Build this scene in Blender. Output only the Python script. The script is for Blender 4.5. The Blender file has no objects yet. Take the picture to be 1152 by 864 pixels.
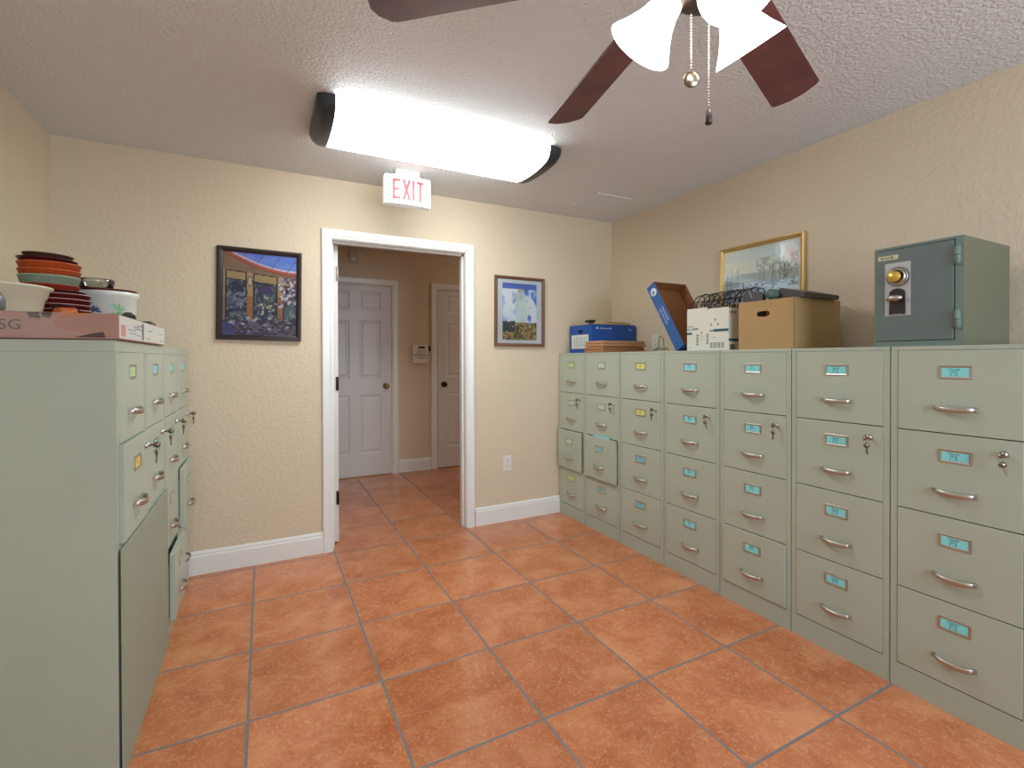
import bpy, bmesh, math, random
import numpy as np
from mathutils import Vector, Matrix
random.seed(7)
PI = math.pi
SC = bpy.context.scene
COL = SC.collection

# ------------------------------------------------------------------ camera
H_EYE = 1.26
cam_d = bpy.data.cameras.new('camera'); cam = bpy.data.objects.new('camera', cam_d); COL.objects.link(cam)
cam_d.sensor_width = 36.0; cam_d.lens = 543.57 / 1152 * 36.0
cam_d.shift_y = -(432 - 407.19) / 1152
cam_d.clip_start = 0.02
YAW, PITCH, ROLL = 0.4748, 0.0069, 0.0023
cam.matrix_world = (Matrix.Translation((0, 0, H_EYE)) @ Matrix.Rotation(-YAW, 4, 'Z')
                    @ Matrix.Rotation(PI / 2 - PITCH, 4, 'X') @ Matrix.Rotation(-ROLL, 4, 'Z'))
SC.camera = cam

# ------------------------------------------------------------------ world, light, exposure
w = bpy.data.worlds.new('world'); SC.world = w; w.use_nodes = True
w.node_tree.nodes['Background'].inputs[0].default_value = (0.62, 0.78, 1.0, 1)
w.node_tree.nodes['Background'].inputs[1].default_value = 1.2
SC.view_settings.view_transform = 'Standard'
SC.view_settings.look = 'None'
SC.view_settings.gamma = 1
SC.view_settings.use_curve_mapping = False
SC.view_settings.exposure = 0.48

XL, XR, YB, YF, ZC = -0.9875, 2.705, 3.355, -1.75, 2.438
XC = 2.155          # front plane of the right hand cabinets
XCL = -0.39         # front plane of the left hand cabinets
HALL_Y = 5.33

def area(name, loc, rot, sx, sy, power, col):
    l = bpy.data.lights.new(name, 'AREA'); l.shape = 'RECTANGLE'; l.size = sx; l.size_y = sy
    l.energy = power; l.color = col
    o = bpy.data.objects.new(name, l); COL.objects.link(o); o.location = loc; o.rotation_euler = rot
    return o
# daylight coming through the window of the wall behind the camera
area('window_daylight', (1.485, YF - 0.16, 1.5), (PI / 2, 0, 0), 1.65, 1.25, 52, (0.72, 0.86, 1.0))

# ------------------------------------------------------------------ materials
def lin(c):
    return tuple(((x / 255) / 12.92 if x / 255 <= 0.04045 else ((x / 255 + 0.055) / 1.055) ** 2.4) for x in c)
MATS = {}
def mat(name, rgb, rough=0.5, metal=0.0, bump=0.0, bscale=60, var=0.0, vscale=5, emit=None, estr=0, spec=0.5, coat=0.0, bdetail=3.0):
    if name in MATS: return MATS[name]
    m = bpy.data.materials.new(name); m.use_nodes = True; MATS[name] = m
    nt = m.node_tree; b = nt.nodes['Principled BSDF']
    c = lin(rgb)
    b.inputs['Base Color'].default_value = (*c, 1)
    b.inputs['Roughness'].default_value = rough
    b.inputs['Metallic'].default_value = metal
    b.inputs['Specular IOR Level'].default_value = spec
    if coat: b.inputs['Coat Weight'].default_value = coat; b.inputs['Coat Roughness'].default_value = 0.15
    tc = nt.nodes.new('ShaderNodeTexCoord')
    if var:
        n = nt.nodes.new('ShaderNodeTexNoise'); n.inputs['Scale'].default_value = vscale; n.inputs['Detail'].default_value = 4
        nt.links.new(tc.outputs['Object'], n.inputs['Vector'])
        r = nt.nodes.new('ShaderNodeValToRGB')
        r.color_ramp.elements[0].position = 0.3; r.color_ramp.elements[1].position = 0.7
        r.color_ramp.elements[0].color = (*[x * (1 - var) for x in c], 1)
        r.color_ramp.elements[1].color = (*[min(1, x * (1 + var)) for x in c], 1)
        nt.links.new(n.outputs['Fac'], r.inputs['Fac']); nt.links.new(r.outputs['Color'], b.inputs['Base Color'])
    if bump:
        n = nt.nodes.new('ShaderNodeTexNoise'); n.inputs['Scale'].default_value = bscale; n.inputs['Detail'].default_value = bdetail
        nt.links.new(tc.outputs['Object'], n.inputs['Vector'])
        bp = nt.nodes.new('ShaderNodeBump'); bp.inputs['Strength'].default_value = bump; bp.inputs['Distance'].default_value = 0.01
        nt.links.new(n.outputs['Fac'], bp.inputs['Height']); nt.links.new(bp.outputs['Normal'], b.inputs['Normal'])
    if emit:
        b.inputs['Emission Color'].default_value = (*emit, 1); b.inputs['Emission Strength'].default_value = estr
    return m

def plaster(name, rgb, scale, strength, dist, lo=0.42, hi=0.62):
    """trowelled / sprayed wall texture: flattened noise blobs"""
    m = bpy.data.materials.new(name); m.use_nodes = True; MATS[name] = m
    nt = m.node_tree; b = nt.nodes['Principled BSDF']
    b.inputs['Base Color'].default_value = (*lin(rgb), 1); b.inputs['Roughness'].default_value = 0.62
    b.inputs['Specular IOR Level'].default_value = 0.35
    tc = nt.nodes.new('ShaderNodeTexCoord')
    n = nt.nodes.new('ShaderNodeTexNoise'); n.inputs['Scale'].default_value = scale; n.inputs['Detail'].default_value = 3.5; n.inputs['Roughness'].default_value = 0.55
    nt.links.new(tc.outputs['Object'], n.inputs['Vector'])
    r = nt.nodes.new('ShaderNodeValToRGB'); r.color_ramp.elements[0].position = lo; r.color_ramp.elements[1].position = hi
    nt.links.new(n.outputs['Fac'], r.inputs['Fac'])
    bp = nt.nodes.new('ShaderNodeBump'); bp.inputs['Strength'].default_value = strength; bp.inputs['Distance'].default_value = dist
    nt.links.new(r.outputs['Color'], bp.inputs['Height']); nt.links.new(bp.outputs['Normal'], b.inputs['Normal'])
    return m

M_WALL = plaster('wall_plaster', (219, 202, 176), 42, 0.35, 0.003)
M_CEIL = plaster('ceiling_plaster', (228, 230, 232), 76, 0.65, 0.005)
M_TRIM = mat('trim_paint', (236, 236, 232), 0.3)
M_DOOR = mat('door_paint', (222, 218, 214), 0.35, bump=0.05, bscale=90)
M_CAB = mat('cabinet_enamel', (179, 189, 173), 0.36, var=0.03, vscale=3, bump=0.03, bscale=260)
M_DRAW = mat('drawer_enamel', (182, 192, 176), 0.36, var=0.03, vscale=3, bump=0.03, bscale=260)
M_NICKEL = mat('brushed_nickel', (196, 190, 182), 0.38, 1.0)
M_KEY = mat('key_metal', (140, 130, 115), 0.3, 1.0)
M_GAP = mat('dark_gap', (14, 14, 12), 0.9)
M_BLACK = mat('black_plastic', (22, 22, 24), 0.4)
M_BRASS = mat('aged_brass', (176, 146, 92), 0.3, 1.0)
M_BRONZE = mat('dark_bronze', (62, 48, 40), 0.35, 1.0)
M_WHITEP = mat('white_plastic', (228, 226, 218), 0.4)

def floor_mat():
    m = bpy.data.materials.new('terracotta_tile'); m.use_nodes = True; MATS['floor'] = m
    nt = m.node_tree; N = nt.nodes; L = nt.links; b = N['Principled BSDF']
    tc = N.new('ShaderNodeTexCoord')
    sep = N.new('ShaderNodeSeparateXYZ'); L.new(tc.outputs['Object'], sep.inputs[0])
    S = 0.4612
    def math_(op, a, b_=None, c_=None):
        n = N.new('ShaderNodeMath'); n.operation = op
        for i, v in enumerate((a, b_, c_)):
            if v is None: continue
            if isinstance(v, (int, float)): n.inputs[i].default_value = v
            else: L.new(v, n.inputs[i])
        return n.outputs[0]
    def dist(ch, off):
        t = math_('DIVIDE', math_('SUBTRACT', sep.outputs[ch], off), S)
        fr = math_('FRACT', math_('ADD', t, 100.5))
        return math_('MULTIPLY', math_('ABSOLUTE', math_('SUBTRACT', fr, 0.5)), S), math_('FLOOR', math_('ADD', t, 100.0))
    dx, ix = dist(0, -0.0564); dy, iy = dist(1, 1.4443)
    d = math_('MINIMUM', dx, dy)
    wob = N.new('ShaderNodeTexNoise'); wob.inputs['Scale'].default_value = 30; L.new(tc.outputs['Object'], wob.inputs['Vector'])
    dw = math_('ADD', d, math_('MULTIPLY', math_('SUBTRACT', wob.outputs['Fac'], 0.5), 0.003))
    mr = N.new('ShaderNodeMapRange'); mr.interpolation_type = 'SMOOTHSTEP'
    mr.inputs['From Min'].default_value = 0.0036; mr.inputs['From Max'].default_value = 0.0062
    L.new(dw, mr.inputs['Value'])          # 0 grout, 1 tile
    # tile colour
    cid = N.new('ShaderNodeCombineXYZ'); L.new(ix, cid.inputs[0]); L.new(iy, cid.inputs[1])
    wn = N.new('ShaderNodeTexWhiteNoise'); wn.noise_dimensions = '3D'; L.new(cid.outputs[0], wn.inputs['Vector'])
    vadd = N.new('ShaderNodeVectorMath'); vadd.operation = 'MULTIPLY_ADD'
    L.new(wn.outputs['Color'], vadd.inputs[0]); vadd.inputs[1].default_value = (7, 7, 7); L.new(tc.outputs['Object'], vadd.inputs[2])
    n1 = N.new('ShaderNodeTexNoise'); n1.inputs['Scale'].default_value = 5.0; n1.inputs['Detail'].default_value = 9; n1.inputs['Roughness'].default_value = 0.62; n1.inputs['Distortion'].default_value = 0.6
    L.new(vadd.outputs[0], n1.inputs['Vector'])
    n2 = N.new('ShaderNodeTexNoise'); n2.inputs['Scale'].default_value = 44.0; n2.inputs['Detail'].default_value = 7; n2.inputs['Roughness'].default_value = 0.65; n2.inputs['Distortion'].default_value = 1.5
    L.new(vadd.outputs[0], n2.inputs['Vector'])
    r1 = N.new('ShaderNodeValToRGB')
    e = r1.color_ramp.elements; e[0].position = 0.3; e[1].position = 0.72
    e[0].color = (*lin((178, 98, 60)), 1); e[1].color = (*lin((222, 152, 108)), 1)
    k = r1.color_ramp.elements.new(0.5); k.color = (*lin((201, 122, 80)), 1)
    L.new(n1.outputs['Fac'], r1.inputs['Fac'])
    r2 = N.new('ShaderNodeValToRGB'); e = r2.color_ramp.elements; e[0].position = 0.50; e[1].position = 0.64
    e[0].color = (0, 0, 0, 1); e[1].color = (0.42, 0.42, 0.42, 1)
    L.new(n2.outputs['Fac'], r2.inputs['Fac'])
    mx = N.new('ShaderNodeMix'); mx.data_type = 'RGBA'; L.new(r2.outputs['Color'], mx.inputs['Factor'])
    L.new(r1.outputs['Color'], mx.inputs[6]); mx.inputs[7].default_value = (*lin((232, 180, 132)), 1)
    hv = N.new('ShaderNodeHueSaturation'); L.new(mx.outputs[2], hv.inputs['Color'])
    L.new(math_('ADD', 0.93, math_('MULTIPLY', wn.outputs['Value'], 0.14)), hv.inputs['Value'])
    g = N.new('ShaderNodeMix'); g.data_type = 'RGBA'; L.new(mr.outputs[0], g.inputs['Factor'])
    g.inputs[6].default_value = (*lin((126, 124, 124)), 1); L.new(hv.outputs[0], g.inputs[7])
    L.new(g.outputs[2], b.inputs['Base Color'])
    rr = math_('ADD', math_('MULTIPLY', mr.outputs[0], -0.57), 0.7)
    rr2 = math_('ADD', rr, math_('MULTIPLY', n2.outputs['Fac'], 0.08)); L.new(rr2, b.inputs['Roughness'])
    b.inputs['Specular IOR Level'].default_value = 0.5
    hh = math_('ADD', mr.outputs[0], math_('MULTIPLY', n1.outputs['Fac'], 0.5))
    bp = N.new('ShaderNodeBump'); bp.inputs['Strength'].default_value = 0.6; bp.inputs['Distance'].default_value = 0.0015
    L.new(hh, bp.inputs['Height']); L.new(bp.outputs['Normal'], b.inputs['Normal'])
    return m
M_FLOOR = floor_mat()

def glass_mat(name, tint=(1, 1, 1), rough=0.03, mixf=0.12):
    m = bpy.data.materials.new(name); m.use_nodes = True; nt = m.node_tree; N = nt.nodes; L = nt.links
    N.remove(N['Principled BSDF'])
    t = N.new('ShaderNodeBsdfTransparent'); t.inputs[0].default_value = (*tint, 1)
    g = N.new('ShaderNodeBsdfGlossy'); g.inputs['Roughness'].default_value = rough
    lw = N.new('ShaderNodeFresnel'); lw.inputs['IOR'].default_value = 1.5
    a = N.new('ShaderNodeMath'); a.operation = 'ADD'; L.new(lw.outputs[0], a.inputs[0]); a.inputs[1].default_value = mixf
    mx = N.new('ShaderNodeMixShader'); L.new(a.outputs[0], mx.inputs[0]); L.new(t.outputs[0], mx.inputs[1]); L.new(g.outputs[0], mx.inputs[2])
    L.new(mx.outputs[0], N['Material Output'].inputs[0])
    return m
M_PGLASS = glass_mat('picture_glass', mixf=0.02)
M_BOWLGL = glass_mat('bowl_glass', (0.86, 0.9, 0.88), 0.05, 0.1)
def film_mat():
    m = bpy.data.materials.new('plastic_film'); m.use_nodes = True; nt = m.node_tree; N = nt.nodes; L = nt.links
    b = N['Principled BSDF']; b.inputs['Base Color'].default_value = (.8, .76, .76, 1); b.inputs['Roughness'].default_value = .22; b.inputs['Alpha'].default_value = .16
    b.inputs['Specular IOR Level'].default_value = 1.0
    return m
M_FILM = film_mat()

def paint_mat(name, rough=0.6):
    if name in MATS: return MATS[name]
    m = bpy.data.materials.new(name); m.use_nodes = True; MATS[name] = m
    a = m.node_tree.nodes.new('ShaderNodeAttribute'); a.attribute_name = 'ink'
    m.node_tree.links.new(a.outputs['Color'], m.node_tree.nodes['Principled BSDF'].inputs['Base Color'])
    m.node_tree.nodes['Principled BSDF'].inputs['Roughness'].default_value = rough
    return m

# ------------------------------------------------------------------ mesh helpers
class MB:
    def __init__(s): s.v = []; s.f = []; s.m = []; s.mats = []; s.sm = []
    def mi(s, m):
        if m not in s.mats: s.mats.append(m)
        return s.mats.index(m)
    def add(s, vs, fs, m, smooth=False, M=None):
        o = len(s.v); k = s.mi(m)
        for p in vs: s.v.append(tuple(M @ Vector(p)) if M is not None else tuple(p))
        for f in fs: s.f.append([o + i for i in f]); s.m.append(k); s.sm.append(smooth)
        return s
    def box(s, a, b, m, M=None):
        x0, y0, z0 = a; x1, y1, z1 = b
        return s.add([(x0,y0,z0),(x1,y0,z0),(x1,y1,z0),(x0,y1,z0),(x0,y0,z1),(x1,y0,z1),(x1,y1,z1),(x0,y1,z1)],
              [(0,3,2,1),(4,5,6,7),(0,1,5,4),(1,2,6,5),(2,3,7,6),(3,0,4,7)], m, M=M)
    def bbox(s, a, b, m, r=0.003, M=None):
        """bevelled box"""
        bm = bmesh.new(); bmesh.ops.create_cube(bm, size=1)
        for v in bm.verts:
            v.co = Vector([(a[i] + b[i]) / 2 + v.co[i] * (b[i] - a[i]) for i in range(3)])
        bmesh.ops.bevel(bm, geom=bm.edges[:], offset=r, segments=2, affect='EDGES', profile=0.5)
        bm.verts.index_update()
        vs = [v.co.copy() for v in bm.verts]; fs = [[v.index for v in f.verts] for f in bm.faces]
        bm.free(); return s.add(vs, fs, m, M=M)
    def lathe(s, prof, m, n=32, M=None, smooth=True, cap=True, fn=None):
        vs = []; fs = []
        for (r, z) in prof:
            for i in range(n):
                a = 2 * PI * i / n; rr = fn(a, r, z) if fn else r
                vs.append((rr * math.cos(a), rr * math.sin(a), z))
        for j in range(len(prof) - 1):
            for i in range(n):
                i2 = (i + 1) % n; fs.append((j*n+i, j*n+i2, (j+1)*n+i2, (j+1)*n+i))
        if cap:
            if prof[0][0] > 1e-4: fs.append(tuple(range(n))[::-1])
            if prof[-1][0] > 1e-4: fs.append(tuple((len(prof)-1)*n + i for i in range(n)))
        return s.add(vs, fs, m, smooth, M)
    def tube(s, pts, r, m, n=8, M=None, closed=False, smooth=True, sx=1.0, up=None):
        P = [Vector(p) for p in pts]; vs = []; fs = []; K = len(P)
        prev = None
        for i, p in enumerate(P):
            if closed: t = (P[(i+1) % K] - P[i-1]).normalized()
            else: t = (P[min(i+1, K-1)] - P[max(i-1, 0)]).normalized()
            if up is not None: u = Vector(up)
            elif prev is None: u = Vector((0,0,1)) if abs(t.z) < 0.9 else Vector((1,0,0))
            else: u = prev
            a = (u - t * u.dot(t)).normalized(); b = t.cross(a); prev = a
            rr = r[i] if isinstance(r, (list, tuple)) else r
            for k in range(n):
                an = 2 * PI * (k + 0.5) / n
                vs.append(p + a * (rr * math.cos(an)) + b * (rr * sx * math.sin(an)))
        R = K if closed else K - 1
        for j in range(R):
            j2 = (j + 1) % K
            for k in range(n):
                k2 = (k + 1) % n; fs.append((j*n+k, j*n+k2, j2*n+k2, j2*n+k))
        if not closed: fs.append(tuple(range(n))[::-1]); fs.append(tuple((K-1)*n + k for k in range(n)))
        return s.add(vs, fs, m, smooth, M)
    def prism(s, poly, z0, z1, m, M=None):
        n = len(poly); vs = [(x, y, z0) for x, y in poly] + [(x, y, z1) for x, y in poly]
        fs = [tuple(range(n))[::-1], tuple(range(n, 2*n))] + [(i, (i+1) % n, n+(i+1) % n, n+i) for i in range(n)]
        return s.add(vs, fs, m, M=M)
    def ico(s, c, r, m, sub=2, sc=(1,1,1), M=None):
        bm = bmesh.new(); bmesh.ops.create_icosphere(bm, subdivisions=sub, radius=r)
        bm.verts.index_update()
        vs = [Vector((v.co.x*sc[0]+c[0], v.co.y*sc[1]+c[1], v.co.z*sc[2]+c[2])) for v in bm.verts]
        fs = [[v.index for v in f.verts] for f in bm.faces]; bm.free()
        return s.add(vs, fs, m, True, M)
    def text(s, body, size, m, M, extr=0.0004, shear=0.0, sx=1.0, align='CENTER'):
        """lettering: local x right, y up, z toward the reader"""
        cu = bpy.data.curves.new('lettering', 'FONT'); cu.body = body; cu.size = size; cu.extrude = extr
        cu.align_x = align; cu.align_y = 'CENTER'; cu.shear = shear; cu.resolution_u = 3
        o = bpy.data.objects.new('lettering', cu); COL.objects.link(o)
        me = o.to_mesh()
        vs = [(v.co.x*sx, v.co.y, v.co.z) for v in me.vertices]; fs = [tuple(p.vertices) for p in me.polygons]
        o.to_mesh_clear(); bpy.data.objects.remove(o); bpy.data.curves.remove(cu)
        return s.add(vs, fs, m, M=M)
    def build(s, name, parent=None, loc=(0,0,0), rot=(0,0,0), fix=True):
        me = bpy.data.meshes.new(name); me.from_pydata(s.v, [], s.f); me.update()
        for m in s.mats: me.materials.append(m)
        me.polygons.foreach_set('material_index', s.m); me.polygons.foreach_set('use_smooth', s.sm)
        if fix:
            bm = bmesh.new(); bm.from_mesh(me); bmesh.ops.recalc_face_normals(bm, faces=bm.faces); bm.to_mesh(me); bm.free()
        o = bpy.data.objects.new(name, me); COL.objects.link(o); o.location = loc; o.rotation_euler = rot
        if parent: o.parent = parent
        return o

def tag(o, label, cat, group=None):
    o['label'] = label; o['category'] = cat
    if group: o['group'] = group
    return o
def thing(name, label, cat, loc=(0,0,0), rotz=0, group=None):
    o = bpy.data.objects.new(name, None); COL.objects.link(o); o.location = loc; o.rotation_euler = (0,0,rotz)
    o.empty_display_size = 0.05
    return tag(o, label, cat, group)
def struct(o): o['kind'] = 'structure'; return o
def FACE(origin, right, up):
    r = Vector(right).normalized(); u = Vector(up).normalized(); n = r.cross(u)
    M = Matrix((r, u, n)).transposed().to_4x4(); M.translation = Vector(origin); return M
T = Matrix.Translation

# ------------------------------------------------------------------ room shell
def slab(name, a, b, m): return struct(MB().box(a, b, m).build(name))
slab('floor', (-2.2, YF - 0.3, -0.1), (4.6, 6.0, 0), M_FLOOR)
slab('ceiling', (XL - 0.12, YF - 0.12, ZC), (XR + 0.12, YB + 0.12, ZC + 0.1), M_CEIL)
slab('wall_left', (XL - 0.12, YF - 0.12, 0), (XL, YB + 0.12, ZC), M_WALL)
slab('wall_right', (XR, YF - 0.12, 0), (XR + 0.12, YB + 0.12, ZC), M_WALL)
DX0, DX1, DZ = 0.403, 1.337, 2.042       # doorway opening (clear, inside jambs)
JT = 0.018
m = MB()
m.box((XL, YB, 0), (DX0 - JT, YB + 0.12, ZC), M_WALL); m.box((DX1 + JT, YB, 0), (XR, YB + 0.12, ZC), M_WALL)
m.box((DX0 - JT, YB, DZ + JT), (DX1 + JT, YB + 0.12, ZC), M_WALL)
struct(m.build('wall_back'))
m = MB(); WX0, WX1, WZ0, WZ1 = 0.62, 2.35, 0.85, 2.15
m.box((XL, YF - 0.12, 0), (WX0, YF, ZC), M_WALL); m.box((WX1, YF - 0.12, 0), (XR, YF, ZC), M_WALL)
m.box((WX0, YF - 0.12, 0), (WX1, YF, WZ0), M_WALL); m.box((WX0, YF - 0.12, WZ1), (WX1, YF, ZC), M_WALL)
struct(m.build('wall_front'))
m = MB()
for x0, x1 in ((WX0, WX0 + 0.05), ((WX0 + WX1) / 2 - 0.025, (WX0 + WX1) / 2 + 0.025), (WX1 - 0.05, WX1)):
    m.box((x0, YF - 0.08, WZ0), (x1, YF - 0.03, WZ1), M_TRIM)
for z0, z1 in ((WZ0, WZ0 + 0.05), (1.475, 1.525), (WZ1 - 0.05, WZ1)):
    m.box((WX0, YF - 0.081, z0), (WX1, YF - 0.029, z1), M_TRIM)
m.box((WX0 - 0.04, YF - 0.03, WZ0 - 0.03), (WX1 + 0.04, YF + 0.05, WZ0), M_TRIM)
struct(m.build('window_1'))

# hall beyond the doorway
slab('wall_hall_back', (-1.0, HALL_Y, 0), (3.9, HALL_Y + 0.1, ZC), M_WALL)
slab('wall_hall_left', (-1.1, YB + 0.12, 0), (-1.0, HALL_Y + 0.1, ZC), M_WALL)
slab('wall_hall_right', (3.9, YB + 0.12, 0), (4.0, HALL_Y + 0.1, ZC), M_WALL)
slab('wall_hall_front', (XR + 0.12, YB + 0.02, 0), (3.9, YB + 0.12, ZC), M_WALL)
slab('ceiling_hall', (-1.1, YB + 0.12, ZC), (4.0, HALL_Y + 0.1, ZC + 0.1), M_CEIL)

def baseboard(name, x0, x1, y, hgt=0.135):
    m = MB(); prof = [(0, 0), (-0.014, 0), (-0.014, hgt - 0.03), (-0.011, hgt - 0.022), (-0.011, hgt - 0.012), (-0.005, hgt), (0, hgt)]
    n = len(prof); vs = [(x0, y + a, z) for a, z in prof] + [(x1, y + a, z) for a, z in prof]
    m.add(vs, [tuple(range(n)), tuple(range(n, 2*n))[::-1]] + [(i, (i+1) % n, n+(i+1) % n, n+i) for i in range(n)], M_TRIM)
    return struct(m.build(name))
baseboard('baseboard_left', XCL - 0.45, 0.3385, YB)
baseboard('baseboard_right', 1.4085, 2.3, YB)

def casing(name, x0, x1, z, y, wd=0.062, th=0.018, mt=M_TRIM):
    """mitred door casing around an opening x0..x1 up to z on the plane y (towards -y)"""
    m = MB()
    prof = [(0, 0), (0, -th * 0.55), (0.006, -th * 0.7), (0.014, -th * 0.62), (0.02, -th * 0.85), (wd - 0.018, -th), (wd - 0.006, -th), (wd, -th * 0.7), (wd, 0)]
    path = [(x0, 0, -1, 0), (x0, z, -1, 1), (x1, z, 1, 1), (x1, 0, 1, 0)]
    vs = []; n = len(prof)
    for px, pz, sx, sz in path:
        for a, d in prof: vs.append((px + sx * a, y + d, pz + sz * a))
    fs = [(j*n+i, j*n+(i+1) % n, (j+1)*n+(i+1) % n, (j+1)*n+i) for j in range(3) for i in range(n)] + [tuple(range(n)), tuple(range(3*n, 4*n))]
    m.add(vs, fs, mt)
    return m
m = casing('c', DX0 - 0.005, DX1 + 0.005, DZ + 0.005, YB)
struct(m.build('trim_doorway'))
m = MB()
J0, J1 = YB, YB + 0.12
m.box((DX0 - JT, J0, 0), (DX0, J1, DZ + JT), M_TRIM); m.box((DX1, J0, 0), (DX1 + JT, J1, DZ + JT), M_TRIM); m.box((DX0, J0, DZ), (DX1, J1, DZ + JT), M_TRIM)
# door stops
m.box((DX0, J0 + 0.05, 0), (DX0 + 0.011, J0 + 0.082, DZ), M_TRIM); m.box((DX1 - 0.011, J0 + 0.05, 0), (DX1, J0 + 0.082, DZ), M_TRIM); m.box((DX0, J0 + 0.05, DZ - 0.011), (DX1, J0 + 0.082, DZ), M_TRIM)
struct(m.build('trim_jamb'))

def panel_door(name, wdt, hgt, mt, both=False):
    """six panel door, hinge edge at local x=0, face toward -y"""
    th = 0.035; m = MB()
    st = 0.11; mid = 0.10
    pw = (wdt - 2 * st - mid) / 2
    cols = [(st, st + pw), (st + pw + mid, wdt - st)]
    rows = [(0.235, 0.86), (1.04, 1.66), (1.77, 1.975)]
    xs = sorted({0, wdt, *[c for p in cols for c in p]}); zs = sorted({0, hgt, *[c for p in rows for c in p]})
    def isp(x, z):
        return any(a < x < b for a, b in cols) and any(a < z < b for a, b in rows)
    for face, y0, sg in ((0, 0, 1), (1, th, -1)):
        for i in range(len(xs) - 1):
            for j in range(len(zs) - 1):
                a, b, c, d = xs[i], xs[i+1], zs[j], zs[j+1]
                if not isp((a+b)/2, (c+d)/2):
                    m.add([(a, y0, c), (b, y0, c), (b, y0, d), (a, y0, d)], [(0, 1, 2, 3)], mt)
                else:
                    steps = [(0, 0), (0.012, 0.007), (0.022, 0.007), (0.042, 0.001)]
                    rings = [[(a+s_, y0 + sg*q, c+s_), (b-s_, y0+sg*q, c+s_), (b-s_, y0+sg*q, d-s_), (a+s_, y0+sg*q, d-s_)] for s_, q in steps]
                    vs = [p for r in rings for p in r]
                    fs = [(k*4+t, k*4+(t+1) % 4, (k+1)*4+(t+1) % 4, (k+1)*4+t) for k in range(3) for t in range(4)] + [(12, 13, 14, 15)]
                    m.add(vs, fs, mt)
    m.add([(0,0,0),(wdt,0,0),(wdt,th,0),(0,th,0),(0,0,hgt),(wdt,0,hgt),(wdt,th,hgt),(0,th,hgt)], [(0,1,2,3),(4,5,6,7),(1,2,6,5),(0,3,7,4)], mt)
    return m
def knob(parent, x, y, z, m, sy=-1):
    M = T((x, y, z)) @ Matrix.Rotation(PI / 2 * (-sy) , 4, 'X')
    b = MB(); b.lathe([(0.0, 0), (0.032, 0), (0.032, 0.005), (0.026, 0.009), (0.012, 0.012), (0.011, 0.032), (0.02, 0.038), (0.027, 0.048), (0.026, 0.058), (0.015, 0.066), (0, 0.068)], m, 24, M=M)
    return b.build('door_knob', parent)

def hall_door(name, x0, x1, knob_side, kmat):
    """closed hall door set into the hall's back wall"""
    y = HALL_Y
    o = panel_door(name, x1 - x0, 2.03, M_DOOR).build(name, None, (x0, y - 0.013, 0.012))
    struct(o)
    kx = (x1 - x0 - 0.06) if knob_side > 0 else 0.07
    knob(o, kx, 0, 0.955, kmat, -1)
    c = casing('c', x0 - 0.006, x1 + 0.006, 2.055, y, wd=0.072, th=0.022).build('trim_' + name)
    struct(c)
    return o
hall_door('door_1', 0.47, 1.245, 1, M_BRASS)
hall_door('door_2', 1.775, 2.55, -1, M_BRONZE)
baseboard('baseboard_hall', 1.325, 1.695, HALL_Y, 0.14)
# the doorway's own leaf, swung open into the hall; only its hinge edge shows
leaf = panel_door('door_3', 0.86, 2.025, M_DOOR).build('door_3', None, (DX0 + 0.05, YB + 0.125, 0.012), (0, 0, PI / 2))
struct(leaf)
for z in (1.83, 1.08, 0.30):
    b = MB(); b.bbox((-0.0005, -0.002, z - 0.045), (-0.004, 0.016, z + 0.045), M_BRONZE if z < 1.5 else M_NICKEL, 0.0008)
    b.tube([(-0.006, 0.006, z - 0.046), (-0.006, 0.006, z + 0.046)], 0.005, M_BRONZE if z < 1.5 else M_NICKEL, 8)
    b.build('hinge', leaf)

# ------------------------------------------------------------------ wraparound ceiling light
fx = thing('ceiling_light', 'long lit wraparound fluorescent light with dark end caps on the ceiling', 'light', (0, 0, 0))
FX0, FX1, FY0, FY1 = 0.215, 1.50, 2.28, 2.72
def lens_prof(grow=0.0):
    yc = (FY0 + FY1) / 2; hw = (FY1 - FY0) / 2 + grow; dz = 0.092 + grow
    P = [(-1, 0), (-0.985, 0.35), (-0.93, 0.62), (-0.8, 0.82), (-0.55, 0.93), (-0.28, 0.985), (0, 1.0), (0.28, 0.985), (0.55, 0.93), (0.8, 0.82), (0.93, 0.62), (0.985, 0.35), (1, 0)]
    return [(yc + hw * a, ZC - 0.001 - dz * b) for a, b in P]
def extr(m, prof, x0, x1, mt, caps=True, smooth=True):
    n = len(prof); vs = [(x0, a, b) for a, b in prof] + [(x1, a, b) for a, b in prof]
    m.add(vs, [(i, i+1, n+i+1, n+i) for i in range(n-1)], mt, smooth)
    if caps: m.add(vs, [tuple(range(n)), tuple(range(n, 2*n))[::-1]], mt)
    return m
M_LENS = mat('lit_diffuser', (250, 250, 250), 0.4, emit=(0.92, 0.99, 1.0), estr=10.5)
extr(MB(), lens_prof(), FX0 + 0.075, FX1 - 0.085, M_LENS, smooth=True).build('diffuser', fx)
M_CAP = mat('end_cap', (52, 55, 60), 0.35)
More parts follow.
